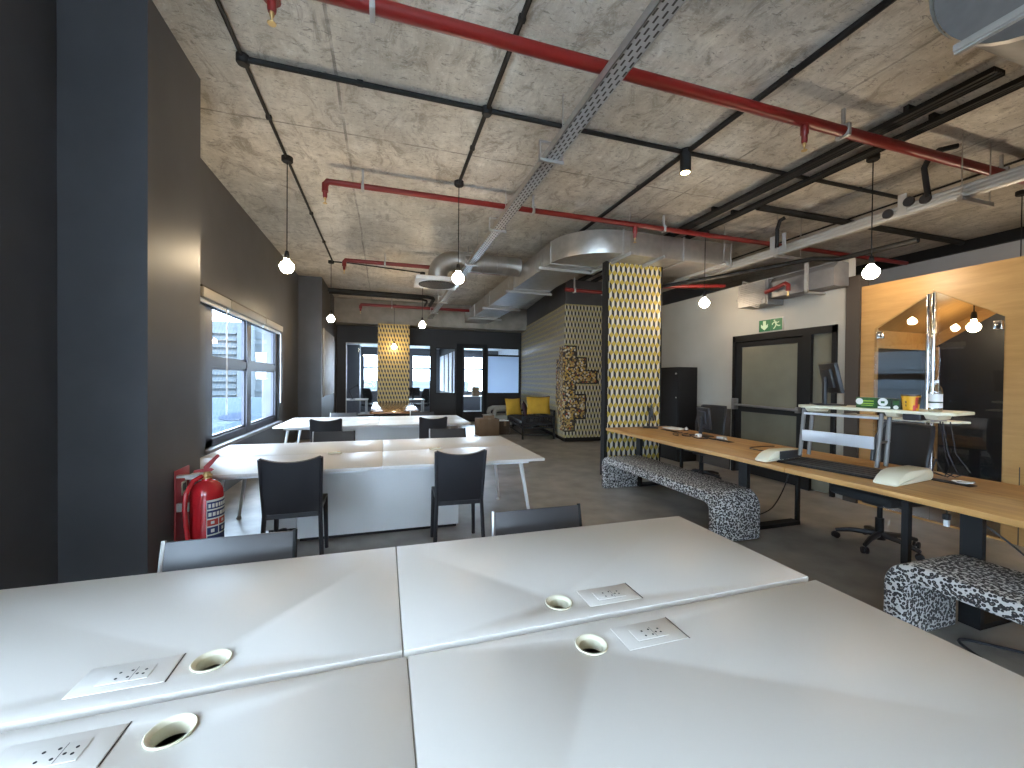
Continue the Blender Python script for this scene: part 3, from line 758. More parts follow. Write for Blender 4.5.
MB().lathe([(.030, .728), (.030, .752), (.022, .756), (.022, .785), (.016, .79), (0, .79)], 18, (ex, ey, 0)).tube([(ex-.03, ey-.02, .765), (ex+.035, ey, .765)], .009, 8).build('valve', 'brass', t)
MB().prism([(-.075, .79), (.03, .79), (.045, .80), (.03, .812), (-.07, .806)], -.014, .014, 'y', M=Matrix.Translation((ex-.005, ey, 0)) @ Matrix.Rotation(.35, 4, 'Z')).build('carry_handle', 'red_board', t)
MB().prism([(-.02, .805), (.0, .80), (.075, .895), (.066, .908), (.055, .905), (-.02, .825)], -.012, .012, 'y', M=Matrix.Translation((ex, ey, 0)) @ Matrix.Rotation(.35, 4, 'Z')).build('lever', 'red_board', t)
MB().tube([(ex-.02, ey-.03, .762), (ex-.055, ey-.085, .74), (ex-.083, ey-.125, .66), (ex-.086, ey-.132, .55), (ex-.075, ey-.128, .40), (ex-.06, ey-.122, .28)], .0155, 10).build('hose', 'red_gloss', t)
MB().tube([(ex-.06, ey-.122, .285), (ex-.056, ey-.12, .225)], .018, 10, r1=.012).build('nozzle', 'steel_dull', t)
# printed label wrapped on the cylinder; angles seen from the room side
def wrap(a0, a1, z0, z1, r, m, nm, par):
    def fn(u, v):
        a = math.radians(a0 + (a1-a0)*u); return (ex + r*math.cos(a), ey + r*math.sin(a), z0 + (z1-z0)*v)
    return MB().grid(fn, max(2, int(abs(a1-a0)/8)), 1, .0008).build(nm, m, par)
MB().box(-1.4245, ex-.10, ey+.02, ey+.05, .50, .56).box(-1.4245, ex-.06, ey+.02, ey+.05, .745, .765).build('wall_bracket', 'steel_dull', t)
lb = wrap(-72, 24, .275, .60, .1036, 'white_print', 'label', t)
lb['label'] = 'white label with navy and red fields'
wrap(-70, 18, .535, .585, .1044, 'label_blue', 'print_field', lb)
wrap(-70, 18, .47, .524, .1044, 'label_blue', 'print_field', lb)
for k in range(7): wrap(-66+k*12, -58+k*12, .545, .573, .1050, 'white_print', 'lettering', lb)
for k in range(6): wrap(-66+k*14, -56+k*14, .483, .510, .1050, 'white_print', 'lettering', lb)
wrap(-70, -32, .415, .46, .1044, 'label_red', 'print_field', lb); wrap(-28, 18, .415, .46, .1044, 'label_red', 'print_field', lb)
wrap(-70, -32, .355, .405, .1044, 'label_blue', 'print_field', lb); wrap(-28, 18, .355, .405, .1044, 'label_blue', 'print_field', lb)
wrap(-58, -46, .368, .392, .1050, 'white_print', 'pictogram', lb); wrap(-16, -4, .368, .392, .1050, 'white_print', 'pictogram', lb)
wrap(-58, -46, .428, .448, .1050, 'white_print', 'pictogram', lb); wrap(-16, -4, .428, .448, .1050, 'white_print', 'pictogram', lb)
wrap(-70, 18, .29, .345, .1044, 'label_blue', 'print_field', lb)

# ================================================================== OAK DESK, BENCHES
def wavy(x, y0, y1, n, amp, seed):
    rnd = random.Random(seed); ph = [rnd.random()*6 for _ in range(4)]
    return [(x + amp*(math.sin(2.1*y+ph[0]) + .6*math.sin(5.3*y+ph[1]) + .3*math.sin(11*y+ph[2])), y) for y in [y0 + (y1-y0)*i/n for i in range(n+1)]]
def oak(y0, y1, label, seed, lg, x1=4.38):
    t = thing('oak_desk', label, 'desk', (3.8, (y0+y1)/2, 0), 'oak desks along the right side')
    poly = [(x1, y0), (x1, y1)] + wavy(3.255, y1, y0, 50, .009, seed)
    MB().prism(poly, .712, .752, 'z', bev=.004).build('tabletop', 'oak', t)
    MB().box(3.42, 4.25, y0+.25, y1-.25, .672, .711).build('under_frame', 'black_metal', t)
    for yy in lg:
        MB().box(3.42, 3.46, yy-.05, yy+.05, 0, .672).build('leg', 'black_metal', t)
        MB().box(4.14, 4.18, yy-.015, yy+.015, 0, .672).build('leg', 'black_metal', t)
        MB().box(3.46, 4.14, yy-.05, yy+.05, .0, .035).build('foot_rail', 'black_metal', t)
    return t
oak(2.62, 5.57, 'long oak desk ending at the patterned pillar', 3, (3.19, 4.95))
rt_ = oak(-.62, 2.615, 'long oak desk running past the booth to the right edge', 5, (-.1, 1.53))
MB().box(3.40, 3.44, 1.83, 1.87, 0, .672).build('leg', 'black_metal', rt_)
def bench(x0, x1, y0, y1, label, h=.45, th=.105, R=.16):
    t = thing('upholstered_bench', label, 'bench', ((x0+x1)/2, (y0+y1)/2, 0), 'leopard print benches')
    out = [(y0, 0)] + [(y0+R+R*math.cos(math.radians(a)), h-R+R*math.sin(math.radians(a))) for a in range(180, 89, -10)] + [(y1-R+R*math.cos(math.radians(a)), h-R+R*math.sin(math.radians(a))) for a in range(90, -1, -10)] + [(y1, 0)]
    r2 = max(.02, R-th)
    inn = [(y1-th, 0)] + [(y1-th-r2+r2*math.cos(math.radians(a)), h-th-r2+r2*math.sin(math.radians(a))) for a in range(0, 91, 15)] + [(y0+th+r2+r2*math.cos(math.radians(a)), h-th-r2+r2*math.sin(math.radians(a))) for a in range(90, 181, 15)] + [(y0+th, 0)]
    b = MB(); poly = out + inn
    b.prism(poly, x0, x1, 'x', bev=.018)
    b.build('upholstery', 'leopard', t, angle=60)
    return t
bench(2.88, 3.40, 2.96, 5.02, 'leopard print bench under the oak desk, standing by the patterned pillar')
bench(2.86, 3.36, -.55, 1.66, 'leopard print bench under the oak desk, cut by the right edge')

# ---- sit-stand riser on the oak desk
t = thing('desk_riser', 'cream and black sit-stand riser on the oak desk in front of the booth', 'desk riser', (3.8, 2.5, .752))
MB().box(3.46, 3.92, 2.12, 2.87, .753, .765).build('base_plate', 'black_metal', t)
sl = MB()
for k in range(5): sl.box(3.48+k*.085, 3.535+k*.085, 2.12, 2.87, .765, .771)
sl.build('base_ribs', 'grey_plastic', t)
def foot(y0, y1):
    prof = [(3.33, .753), (3.86, .753), (3.89, .78), (3.88, .82), (3.83, .845), (3.53, .852), (3.45, .84), (3.385, .81), (3.34, .775)]
    return MB().prism(prof, y0, y1, 'y', bev=.018).build('foot', 'cream_plastic', t)
foot(1.96, 2.11); foot(2.88, 3.0)
MB().box(3.52, 3.84, 2.87, 2.879, .772, .845).build('foot_cover', 'grey_plastic', t)
for y in (2.25, 2.83):
    MB().tube([(3.74, y, .80), (3.80, y, 1.235)], .017, 8).tube([(3.88, y, .80), (3.93, y, 1.235)], .017, 8).tube([(3.75, y, 1.0), (3.93, y, 1.0)], .010, 8).build('lift_arm', 'zinc_dark', t)
MB().box(3.73, 3.745, 2.27, 2.81, .945, 1.045, bev=.003).build('brace_panel', 'silver', t)
MB().box(3.77, 3.79, 2.26, 2.82, 1.185, 1.205, bev=.003).build('cross_bar', 'silver', t)
tp = [(3.66, 1.86), (3.72, 1.80), (4.04, 1.80), (4.10, 1.86), (4.10, 2.78), (4.04, 2.84), (3.72, 2.84), (3.66, 2.78)]
MB().prism(tp, 1.252, 1.275, 'z', bev=.005).build('top_shelf', 'cream_plastic', t)
for y in (2.74, 2.16, 1.93): MB().prism([(3.70, 1.252), (3.98, 1.252), (3.94, 1.215), (3.74, 1.215)], y-.035, y+.035, 'y', bev=.005).build('shelf_bracket', 'cream_plastic', t)
MB().box(3.74, 3.96, 1.99, 2.10, 1.20, 1.252, bev=.01).build('tilt_lock', 'black_plastic', t)
MB().prism([(4.14, 1.98), (4.32, 1.90), (4.36, 1.95), (4.36, 2.74), (4.14, 2.80)], 1.165, 1.183, 'z', bev=.005).build('keyboard_tray', 'cream_plastic', t)
MB().box(3.98, 4.20, 2.0, 2.02, 1.183, 1.20).box(3.98, 4.20, 2.6, 2.62, 1.183, 1.20).build('tray_arm', 'steel_dull', t)
t.rotation_euler = (0, 0, math.radians(8))

# ---- monitors
def monitor(x, y, z, az, w, h, label, tilt=10, neck=.10, group='black monitors on the oak desk'):
    """az: degrees the screen looks to (0 = +X)"""
    t = thing('monitor', label, 'monitor', (x, y, z), group)
    T = Matrix.Translation((x, y, z)) @ Matrix.Rotation(math.radians(az), 4, 'Z')
    H = T @ Matrix.Translation((0, 0, neck + h/2)) @ Matrix.Rotation(math.radians(-tilt), 4, 'Y')
    MB().box(-.012, .018, -w/2, w/2, -h/2, h/2, bev=.006, M=H).box(-.035, -.012, -w*.32, w*.32, -h*.30, h*.34, bev=.01, M=H).build('housing', 'black_plastic', t)
    MB().box(.0181, .0186, -w/2+.012, w/2-.012, -h/2+.016, h/2-.012, M=H).build('screen', 'black_gloss', t)
    MB().box(-.055, -.030, -.03, .03, .008, neck+h*.55, bev=.004, M=T).build('neck', 'black_plastic', t)
    MB().box(-.13, .09, -.11, .11, 0, .010, bev=.004, M=T).build('foot', 'black_plastic', t)
    return t
monitor(3.90, 2.70, 1.2755, -38, .40, .27, 'black monitor turned sideways on the top shelf of the riser', 12, .11)
monitor(4.08, 4.44, .7525, -14, .30, .28, 'small black monitor among tangled cables on the oak desk', 6, .10)
monitor(3.98, 5.40, .7525, -38, .36, .24, 'black monitor seen edge-on at the end of the oak desk by the patterned pillar', 8, .12)

# ---- things on the riser
def carton(x, y, w, d, h, az, label, front, cat, name, group=None):
    t = thing(name, label, cat, (x, y, 1.2755), group)
    T = Matrix.Translation((x, y, 1.2755)) @ Matrix.Rotation(math.radians(az), 4, 'Z')
    MB().box(-d/2, d/2, -w/2, w/2, 0, h, bev=.003, M=T).build('carton', front, t)
    return t, T, d, w, h
t, T, d, w, h = carton(3.85, 2.345, .155, .10, .085, 8, 'bright green tissue carton on the riser shelf', 'green', 'box', 'tissue_carton')
MB().box(-d/2-.0008, -d/2, -.045, .04, .052, .062, M=T).box(-d/2-.0008, -d/2, -.045, .045, .032, .040, M=T).box(-d/2-.0008, -d/2, -.04, .04, .018, .024, M=T).build('lettering', 'lime', t)
MB().lathe([(0, 0), (.026, 0), (.026, .0008), (0, .0008)], 18, M=T @ Matrix.Translation((-d/2-.0009, .052, .052)) @ Matrix.Rotation(PI/2, 4, 'Y')).build('flower_print', 'white_print', t)
t, T, d, w, h = carton(3.83, 2.215, .085, .09, .085, 8, 'dark green carton with a white blossom print on the riser shelf', 'dark_green', 'box', 'tissue_carton')
MB().lathe([(0, 0), (.032, 0), (.032, .0008), (0, .0008)], 18, M=T @ Matrix.Translation((-d/2-.0009, .008, .054)) @ Matrix.Rotation(PI/2, 4, 'Y')).box(-d/2-.0009, -d/2, -.04, .04, .004, .020, M=T).build('blossom_print', 'white_print', t)
MB().box(-d/2-.0018, -d/2-.0009, -.004, .02, .044, .062, M=T).build('blossom_heart', 'green', t)
t, T, d, w, h = carton(3.83, 2.140, .055, .07, .082, 8, 'small dark green carton with a light square next to the yellow tub', 'dark_green', 'box', 'tea_carton')
MB().box(-d/2-.0008, -d/2, -.018, .018, .036, .068, M=T).build('square_print', 'green', t)
MB().lathe([(0, 0), (.016, 0), (.016, .0008), (0, .0008)], 14, M=T @ Matrix.Translation((-d/2-.0009, 0, .016)) @ Matrix.Rotation(PI/2, 4, 'Y')).build('blossom_print', 'white_print', t)
t = thing('snack_tub', 'yellow paper tub with brown rim on the riser shelf', 'tub', (3.82, 2.055, 1.2755))
MB().lathe([(0, 0), (.044, 0), (.056, .115), (.053, .115), (.05, .11), (0, .11)], 24, (3.82, 2.055, 1.2755)).build('cup', 'yellow_tub', t)
MB().lathe([(.0555, .108), (.0575, .108), (.0575, .118), (.0555, .118)], 24, (3.82, 2.055, 1.2755)).build('rim', 'tub_lid', t)
def wr(a0, a1, z0, z1):
    def fn(u, v):
        z = z0+(z1-z0)*v; a = math.radians(a0+(a1-a0)*u); r = .044+.012*z/.115+.0012
        return (3.82+r*math.cos(a), 2.055+r*math.sin(a), 1.2755+z)
    return fn
MB().grid(wr(236, 262, .02, .10), 4, 2, .0006).grid(wr(222, 246, .0, .04), 4, 2, .0006).build('print', 'label_red', t)
MB().grid(wr(250, 290, .05, .10), 4, 2, .0008).grid(wr(172, 180, .03, .045), 2, 1, .0008).grid(wr(172, 182, .055, .07), 2, 1, .0008).build('dark_print', 'tub_lid', t)
t = thing('water_bottle', 'clear plastic bottle with white cap on the end of the riser shelf', 'bottle', (3.81, 1.905, 1.2755))
MB().lathe([(0, 0), (.034, 0), (.037, .006), (.037, .05), (.034, .055), (.037, .06), (.037, .15), (.033, .172), (.018, .195), (.013, .20), (.013, .212)], 22, (3.81, 1.905, 1.2755)).build('body', 'clear_plastic', t)
MB().lathe([(0, .208), (.016, .208), (.016, .228), (0, .228)], 16, (3.81, 1.905, 1.2755)).build('cap', 'white_plastic', t)
MB().lathe([(.0375, .03), (.0378, .03), (.0378, .13), (.0375, .13)], 22, (3.81, 1.905, 1.2755)).build('label', 'white_print', t)
MB().lathe([(.0380, .065), (.0382, .065), (.0382, .075), (.0380, .075)], 22, (3.81, 1.905, 1.2755)).build('print', 'dark_green', t)

# ---- clutter on the oak desk
def flap(x, y, l, label):
    t = thing('cable_flap', label, 'cable port', (x, y, .752), 'black cable flaps in the oak desk')
    MB().box(x-.045, x+.045, y-l/2, y+l/2, .7525, .758, bev=.002).build('lid', 'black_metal', t)
    MB().box(x-.03, x+.03, y-l/2+.02, y+l/2-.02, .758, .760).build('brush', 'black_mesh', t)
flap(4.0, 5.02, .30, 'black cable flap in the oak desk near the patterned pillar')
flap(3.97, 4.02, .30, 'black cable flap in the oak desk beside the tangled cables')
flap(3.98, 1.90, .26, 'black cable flap in the oak desk in front of the bottle')
def cable(pts, label, r=.005, m='black_plastic', name='cable', cat='cable', group=None):
    # smooth the run
    P = [Vector(p) for p in pts]; out = []
    for i in range(len(P)-1):
        a, b, c, d = P[max(i-1, 0)], P[i], P[i+1], P[min(i+2, len(P)-1)]
        for k in range(6):
            s = k/6; out.append(.5*((2*b) + (c-a)*s + (2*a-5*b+4*c-d)*s*s + (3*b-a-3*c+d)*s**3))
    out.append(P[-1])
    return tag(MB().tube(out, r, 7).build(name, m), label, cat, group)
z = .759
cable([(4.02, 4.66, z), (3.90, 4.62, z), (3.80, 4.50, z), (3.86, 4.42, z), (3.90, 4.50, z+.012), (3.84, 4.40, z+.012), (3.80, 4.26, z), (3.88, 4.18, z), (3.96, 4.22, z), (3.98, 4.28, z+.012), (3.90, 4.24, z+.012), (3.94, 4.08, z), (4.0, 4.0, z)], 'black cable tangled under the small monitor on the oak desk', .006, group='cables on the oak desk')
cable([(4.0, 4.75, z), (3.86, 4.74, z), (3.74, 4.62, z), (3.72, 4.50, z), (3.78, 4.58, z+.014), (3.86, 4.68, z+.014)], 'thin black cable looped left of the small monitor', .005, group='cables on the oak desk')
cable([(4.20, 3.50, z), (4.0, 3.52, z), (3.80, 3.46, z), (3.80, 3.30, z), (3.95, 3.12, z), (4.05, 3.07, z)], 'black cable running over the oak desk to the riser', .005, group='cables on the oak desk')
cable([(-1.55, 4.30, .008), (-1.2, 4.12, .008), (-1.02, 4.06, .03), (-.93, 4.08, .10), (-.84, 4.10, .12), (-.80, 4.06, .07), (-.88, 4.02, .03), (-1.05, 4.0, .04), (-1.12, 4.05, .012), (-.95, 3.98, .008)], 'black power cord looped on the floor behind the chair near the extinguisher', .006, name='power_cord')
t = thing('adapter_plug', 'white plug adapter in front of the small monitor', 'plug', (3.90, 4.33, .752))
MB().box(3.87, 3.93, 4.30, 4.37, .7525, .80, bev=.008).build('body', 'white_plastic', t)
MB().box(3.868, 3.87, 4.325, 4.345, .772, .784).build('socket_holes', 'hole', t)
t = thing('adapter_plug', 'pale grey plug block beside the tangled cables', 'plug', (4.06, 4.12, .752))
MB().box(4.03, 4.10, 4.06, 4.18, .7525, .79, bev=.01).build('body', 'steel_dull', t)
MB().tube([(4.06, 4.06, .77), (4.02, 3.98, .765)], .006, 7).build('cord', 'white_plastic', t)
t = thing('paper_pile', 'low white paper pile at the pillar end of the oak desk', 'paper', (4.20, 5.22, .752))
for k in range(3): MB().box(4.14+.006*k, 4.33+.004*k, 5.08, 5.36, .7525+.005*k, .757+.005*k, M=RZ(.07*k, (4.23, 5.2, 0))).build('sheet', 'white_print', t)
t = thing('desk_bell', 'small steel desk bell near the back of the oak desk', 'bell', (4.26, 4.98, .752))
MB().lathe([(0, .0005), (.035, .0005), (.035, .008), (0, .008)], 18, (4.26, 4.98, .752)).build('base', 'black_metal', t)
MB().lathe([(.033, .012), (.03, .03), (.018, .043), (.004, .047), (.004, .056), (0, .056)], 18, (4.26, 4.98, .752)).build('dome', 'steel_dull', t)
t = thing('cable_bundle', 'loose looped cables hanging from the riser behind the bottle', 'cable', (4.1, 2.0, .752))
for k, (dx, dy) in enumerate(((0, 0), (.03, .03), (.05, -.02))):
    MB().tube([(4.05+dx, 1.98+dy, 1.19), (4.08+dx, 1.96+dy, .95), (4.10+dx*1.5, 1.92+dy*2, .82), (4.12+dx, 1.98+dy, .766), (4.05+dx*2, 2.04+dy, .79), (4.06, 2.02, .9)], .0045, 6).build('strand', 'black_plastic', t)
t = thing('saucer', 'white saucer with a spoon on the oak desk by the riser foot', 'saucer', (3.99, 1.86, .76))
MB().lathe([(0, .0), (.03, .0), (.055, .010), (.053, .013), (.028, .004), (0, .004)], 22, (4.0, 1.84, .7605)).build('dish', 'white_plastic', t)
MB().tube([(3.98, 1.86, .768), (4.04, 1.79, .776)], .004, 6).build('spoon', 'chrome', t)
# under the desk
t = thing('hanging_plug', 'white tipped plug hanging on a cord below the oak desk', 'plug', (3.6, 1.72, .5))
MB().tube([(3.62, 1.74, .668), (3.615, 1.735, .60)], .004, 6).build('cord', 'black_plastic', t)
MB().box(3.60, 3.635, 1.72, 1.755, .565, .605, bev=.006).build('plug', 'black_plastic', t)
MB().box(3.604, 3.631, 1.724, 1.751, .52, .565, bev=.006).build('tip', 'white_plastic', t)
cable([(3.66, 1.70, .66), (3.72, 1.50, .50), (3.95, 1.35, .25), (4.2, 1.15, .03), (4.6, .9, .008)], 'black cord sagging from the oak desk to the floor on the right', .006)
cable([(4.05, 3.18, .66), (4.02, 3.22, .4), (3.95, 3.30, .15), (3.86, 3.40, .04)], 'black cord hanging down to the desk foot rail', .006)
cable([(3.5, 1.1, .008), (3.3, 1.35, .008), (3.15, 1.45, .008), (3.0, 1.2, .008), (2.75, .85, .008)], 'black cord on the floor beneath the right leopard bench', .008)
# ================================================================== LOUNGE AND FAR END
t = thing('long_table', 'polished brown table running up to the patterned column', 'table', (.24, 11.1, 0))
MB().box(-.30, .78, 9.25, 13.10, .71, .75, bev=.008).build('tabletop', 'brown_table', t)
for x in (-.18, .66):
    for y in (9.45, 12.8): MB().box(x-.035, x+.035, y-.035, y+.035, 0, .71).build('leg', 'black_metal', t)
MB().box(-.18, .66, 9.44, 9.47, .63, .71).box(-.18, .66, 12.79, 12.82, .63, .71).build('apron', 'black_metal', t)

# mosaic wrapped round the wallpapered corner
t = thing('mosaic', 'stepped mosaic of coloured dots wrapped round the wallpapered corner', 'wall art', (4.2, 8.95, .27))
p1 = [(4.095, .27), (4.34, .27), (4.34, .56), (4.63, .56), (4.63, 1.14), (4.35, 1.14), (4.35, 1.41), (4.93, 1.41), (4.93, 1.71), (4.64, 1.71), (4.64, 2.02), (4.37, 2.02), (4.37, 2.29), (4.095, 2.29)]
MB().prism(p1, 8.865, 8.93, 'y').build('dotted_panel', 'mosaic', t)
MC = Matrix(((.143, -.99, 0, 4.095), (.99, .143, 0, 8.93), (0, 0, 1, 0), (0, 0, 0, 1)))
p2 = [(-.02, .27), (.22, .27), (.22, .56), (.45, .56), (.45, .85), (.62, .85), (.62, 2.0), (.34, 2.0), (.34, 2.29), (-.02, 2.29)]
MB().prism(p2, 0, .03, 'y', M=MC).build('dotted_panel', 'mosaic', t)
e = MB()
for a, b in zip(p1, p1[1:]):
    e.box(min(a[0], b[0])-.015, max(a[0], b[0])+.015, 8.85, 8.925, min(a[1], b[1])-.015, max(a[1], b[1])+.015)
e.build('edge_strip', 'cork_edge', t)

# black spindle sofa with mustard cushions
sx0, sy0 = 3.28, 9.55
R = RZ(math.radians(-7), (sx0, sy0, 0))
t = thing('sofa', 'black spindle-sided sofa along the wallpapered wall', 'sofa', (3.8, 10.6, 0))
W, LN = .80, 2.15
fr = MB()
for y in (0, LN):
    fr.box(sx0, sx0+W, sy0+y-.02, sy0+y+.02, .545, .585, M=R).box(sx0, sx0+W, sy0+y-.015, sy0+y+.015, .27, .31, M=R)
    fr.box(sx0, sx0+W, sy0+y-.012, sy0+y+.012, .10, .125, M=R)
fr.box(sx0-.02, sx0+.02, sy0, sy0+LN, .27, .33, M=R).box(sx0+W-.02, sx0+W+.02, sy0, sy0+LN, .27, .33, M=R).box(sx0+W-.02, sx0+W+.02, sy0, sy0+LN, .68, .72, M=R)
fr.box(sx0-.012, sx0+.012, sy0, sy0+LN, .10, .125, M=R)
fr.build('frame', 'black_metal', t)
for x in (0, W):
    for y in (0, LN): MB().box(sx0+x-.022, sx0+x+.022, sy0+y-.022, sy0+y+.022, 0, .585 if x == 0 else .72, M=R).build('leg', 'black_metal', t)
for y in (0, LN):
    sp = MB()
    for k in range(1, 12): sp.tube([R @ Vector((sx0+W*k/12, sy0+y, .31)), R @ Vector((sx0+W*k/12, sy0+y, .55))], .009, 6)
    sp.build('spindles', 'black_metal', t)
sp = MB()
for k in range(1, 24): sp.tube([R @ Vector((sx0+W, sy0+LN*k/24, .33)), R @ Vector((sx0+W, sy0+LN*k/24, .69))], .009, 6)
sp.build('back_spindles', 'black_metal', t)
MB().box(sx0+.0, sx0+W-.03, sy0+.03, sy0+LN-.03, .33, .44, bev=.03, M=R).build('seat_cushion', 'black_mesh', t)
def cushion(M, w, h, th, label, m='yellow_cloth', ears=True):
    t = thing('cushion', label, 'cushion', M.translation, 'cushions on the black sofa')
    def pil(sgn):
        def fn(u, v):
            a, b = 2*u-1, 2*v-1
            k = (1-a*a)*(1-b*b)
            pinch = 1 - .07*(1-abs(b)**1.5)*abs(a)**4 ; pz = 1 - .09*(1-abs(a)**1.5)*abs(b)**4
            return (a*w/2*pinch, sgn*th/2*max(0, k)**.45, h/2 + b*h/2*pz)
        return fn
    mb = MB()
    for sgn in (1, -1):
        b = MB().grid(pil(sgn), 14, 12, .002); mb.merge(b.bm, M)
    mb.build('cover', m, t)
    e = MB().tube([M @ Vector((x*w/2, 0, z*h)) for x, z in ((-1, 1), (-.5, .965), (0, .95), (.5, .965), (1, 1))], .012, 6)
    e.build('piping', 'maroon', t)
cushion(Matrix.Translation((3.77, 9.74, .60)) @ Matrix.Rotation(math.radians(-7), 4, 'Z') @ Matrix.Rotation(math.radians(-9), 4, 'X'), .62, .46, .15, 'mustard cushion leaning on the near arm of the black sofa')
cushion(Matrix.Translation((3.58, 11.2, .46)) @ Matrix.Rotation(math.radians(12), 4, 'Z') @ Matrix.Rotation(math.radians(-14), 4, 'X'), .50, .50, .15, 'mustard cushion at the far half of the black sofa')
cushion(Matrix.Translation((3.66, 10.3, .45)) @ Matrix.Rotation(math.radians(70), 4, 'Z') @ Matrix.Rotation(math.radians(-14), 4, 'X'), .46, .46, .13, 'maroon cushion between the two mustard cushions', 'maroon')
t = thing('armchair', 'beige tub armchair behind the far end of the sofa', 'armchair', (3.45, 12.4, 0))
for y in (12.0, 12.7): MB().tube([(3.22, y, .34), (3.20, y, .45), (3.23, y, .54), (3.33, y, .575), (3.55, y, .58), (3.80, y, .58)], .07, 12).build('armrest', 'beige_cloth', t)
MB().box(3.76, 3.92, 12.0, 12.72, .30, .70, bev=.05, seg=3).build('backrest', 'beige_cloth', t)
MB().box(3.17, 3.8, 12.02, 12.7, .20, .40, bev=.04, seg=3).build('seat', 'beige_cloth', t)
for x in (3.16, 3.82):
    for y in (12.06, 12.66): MB().box(x-.02, x+.02, y-.02, y+.02, 0, .24).build('leg', 'black_metal', t)
def box(x0, x1, y0, y1, z0, h, label, m, az=0, flaps=True):
    t = thing('cardboard_box', label, 'box', ((x0+x1)/2, (y0+y1)/2, z0), 'boxes beside the sofa')
    M = RZ(math.radians(az), ((x0+x1)/2, (y0+y1)/2, 0))
    MB().box(x0, x1, y0, y1, z0+.001, z0+h, bev=.004, M=M).build('carton', m, t)
    xm = (x0+x1)/2
    MB().box(xm-.035, xm+.035, y0-.002, y1+.002, max(z0+.002, z0+h-.13), z0+h+.0015, M=M).build('tape', 'tape', t)
    return t
box(2.36, 2.90, 10.38, 10.85, 0, .44, 'large brown cardboard box beside the black sofa', 'card', 4)
box(2.52, 2.80, 10.42, 10.70, .443, .09, 'small flat brown box on top of the large cardboard box', 'card', -8)
box(2.95, 3.24, 10.50, 10.85, 0, .36, 'dark brown box between the large cardboard box and the sofa', 'card_dark', 2)
tag(MB().box(2.92, 3.21, 10.52, 10.80, .363, .372).box(2.95, 3.20, 10.55, 10.82, .372, .378, M=RZ(.15, (3.07, 10.68, 0))).build('paper_sheets', 'white_print'), 'white papers lying on the dark brown box', 'paper')
tag(MB().box(2.50, 2.75, 10.45, 10.66, .534, .545).build('paper_sheets', 'beige_cloth'), 'pale folded paper on the small flat brown box', 'paper')

# pale board on the left wall, black cabinet, exit sign
t = thing('wall_board', 'tall pale grey board on the left wall beyond the window', 'board', (-1.42, 12, 1.03))
MB().box(-1.438, -1.41, 10.98, 13.05, 1.03, 2.68, bev=.004).build('board', 'canvas', t)
MB().box(-1.439, -1.405, 10.96, 10.98, 1.01, 2.70).box(-1.439, -1.405, 13.05, 13.07, 1.01, 2.70).build('frame', 'alu', t)
t = thing('steel_cabinet', 'black steel cabinet between the patterned pillar and the white wall', 'cabinet', (5.2, 6.7, 0))
MB().box(5.14, 5.54, 6.20, 7.15, .0, 1.74, bev=.004).build('body', 'black_metal', t)
for a, b, k in ((6.215, 6.67, 6.255), (6.68, 7.135, 7.09)):
    d = MB().box(5.12, 5.14, a, b, .04, 1.71, bev=.002).build('door', 'black_metal', t)
    MB().lathe([(0, 0), (.014, 0), (.016, .02), (0, .026)], 12, M=Matrix.Translation((5.12, k, 1.62)) @ Matrix.Rotation(-PI/2, 4, 'Y')).build('knob', 'alu', d)
    MB().lathe([(0, 0), (.012, 0), (.012, .01), (0, .012)], 12, M=Matrix.Translation((5.12, k, 1.18)) @ Matrix.Rotation(-PI/2, 4, 'Y')).build('lock', 'alu', d)
t = thing('exit_sign', 'green emergency exit sign with a down arrow and a running man above the exit door', 'sign', (5.56, 4.72, 2.25))
MB().box(5.555, 5.569, 4.52, 4.93, 2.245, 2.435).build('backing', 'alu', t)
MB().box(5.551, 5.555, 4.728, 4.92, 2.253, 2.427).box(5.551, 5.555, 4.535, 4.722, 2.253, 2.427).build('green_field', 'exit_green', t)
def yz(poly, cy, cz, s): return [(cy - a*s, cz + b*s) for a, b in poly]    # seen from -X: image right is -Y
arrow = [(-.16, .45), (.16, .45), (.16, -.02), (.38, .14), (.38, -.16), (0, -.46), (-.38, -.16), (-.38, .14), (-.16, -.02)]
MB().prism(yz(arrow, 4.824, 2.342, .155), 5.5485, 5.5515, 'x').build('arrow', 'exit_white', t)
man = MB().lathe([(0, 0), (.013, 0), (.013, .002), (0, .002)], 12, M=Matrix.Translation((5.5485, 4.628+.03, 2.342+.058)) @ Matrix.Rotation(PI/2, 4, 'Y'))
def limb(pts, w):
    for a, b in zip(pts, pts[1:]):
        d = Vector((0, b[0]-a[0], b[1]-a[1])); L_ = d.length; n = Vector((0, -d.z, d.y)).normalized()*w/2
        q = [(4.628 - a[0]*.155 + 0, 2.342 + a[1]*.155), (4.628 - b[0]*.155, 2.342 + b[1]*.155)]
        n2 = (-(q[1][1]-q[0][1]), q[1][0]-q[0][0]); l2 = math.hypot(*n2); n2 = (n2[0]/l2*w/2, n2[1]/l2*w/2)
        man.prism([(q[0][0]-n2[0], q[0][1]-n2[1]), (q[1][0]-n2[0], q[1][1]-n2[1]), (q[1][0]+n2[0], q[1][1]+n2[1]), (q[0][0]+n2[0], q[0][1]+n2[1])], 5.5487, 5.5513, 'x')
limb([(-.12, .28), (.02, -.05)], .026); limb([(-.12, .26), (-.36, .12), (-.42, -.02)], .012); limb([(-.08, .26), (.12, .14), (.30, .22)], .012)
limb([(.02, -.05), (.24, -.16), (.42, -.16)], .016); limb([(.0, -.05), (-.12, -.26), (-.28, -.42)], .016)
man.build('running_man', 'exit_white', t)

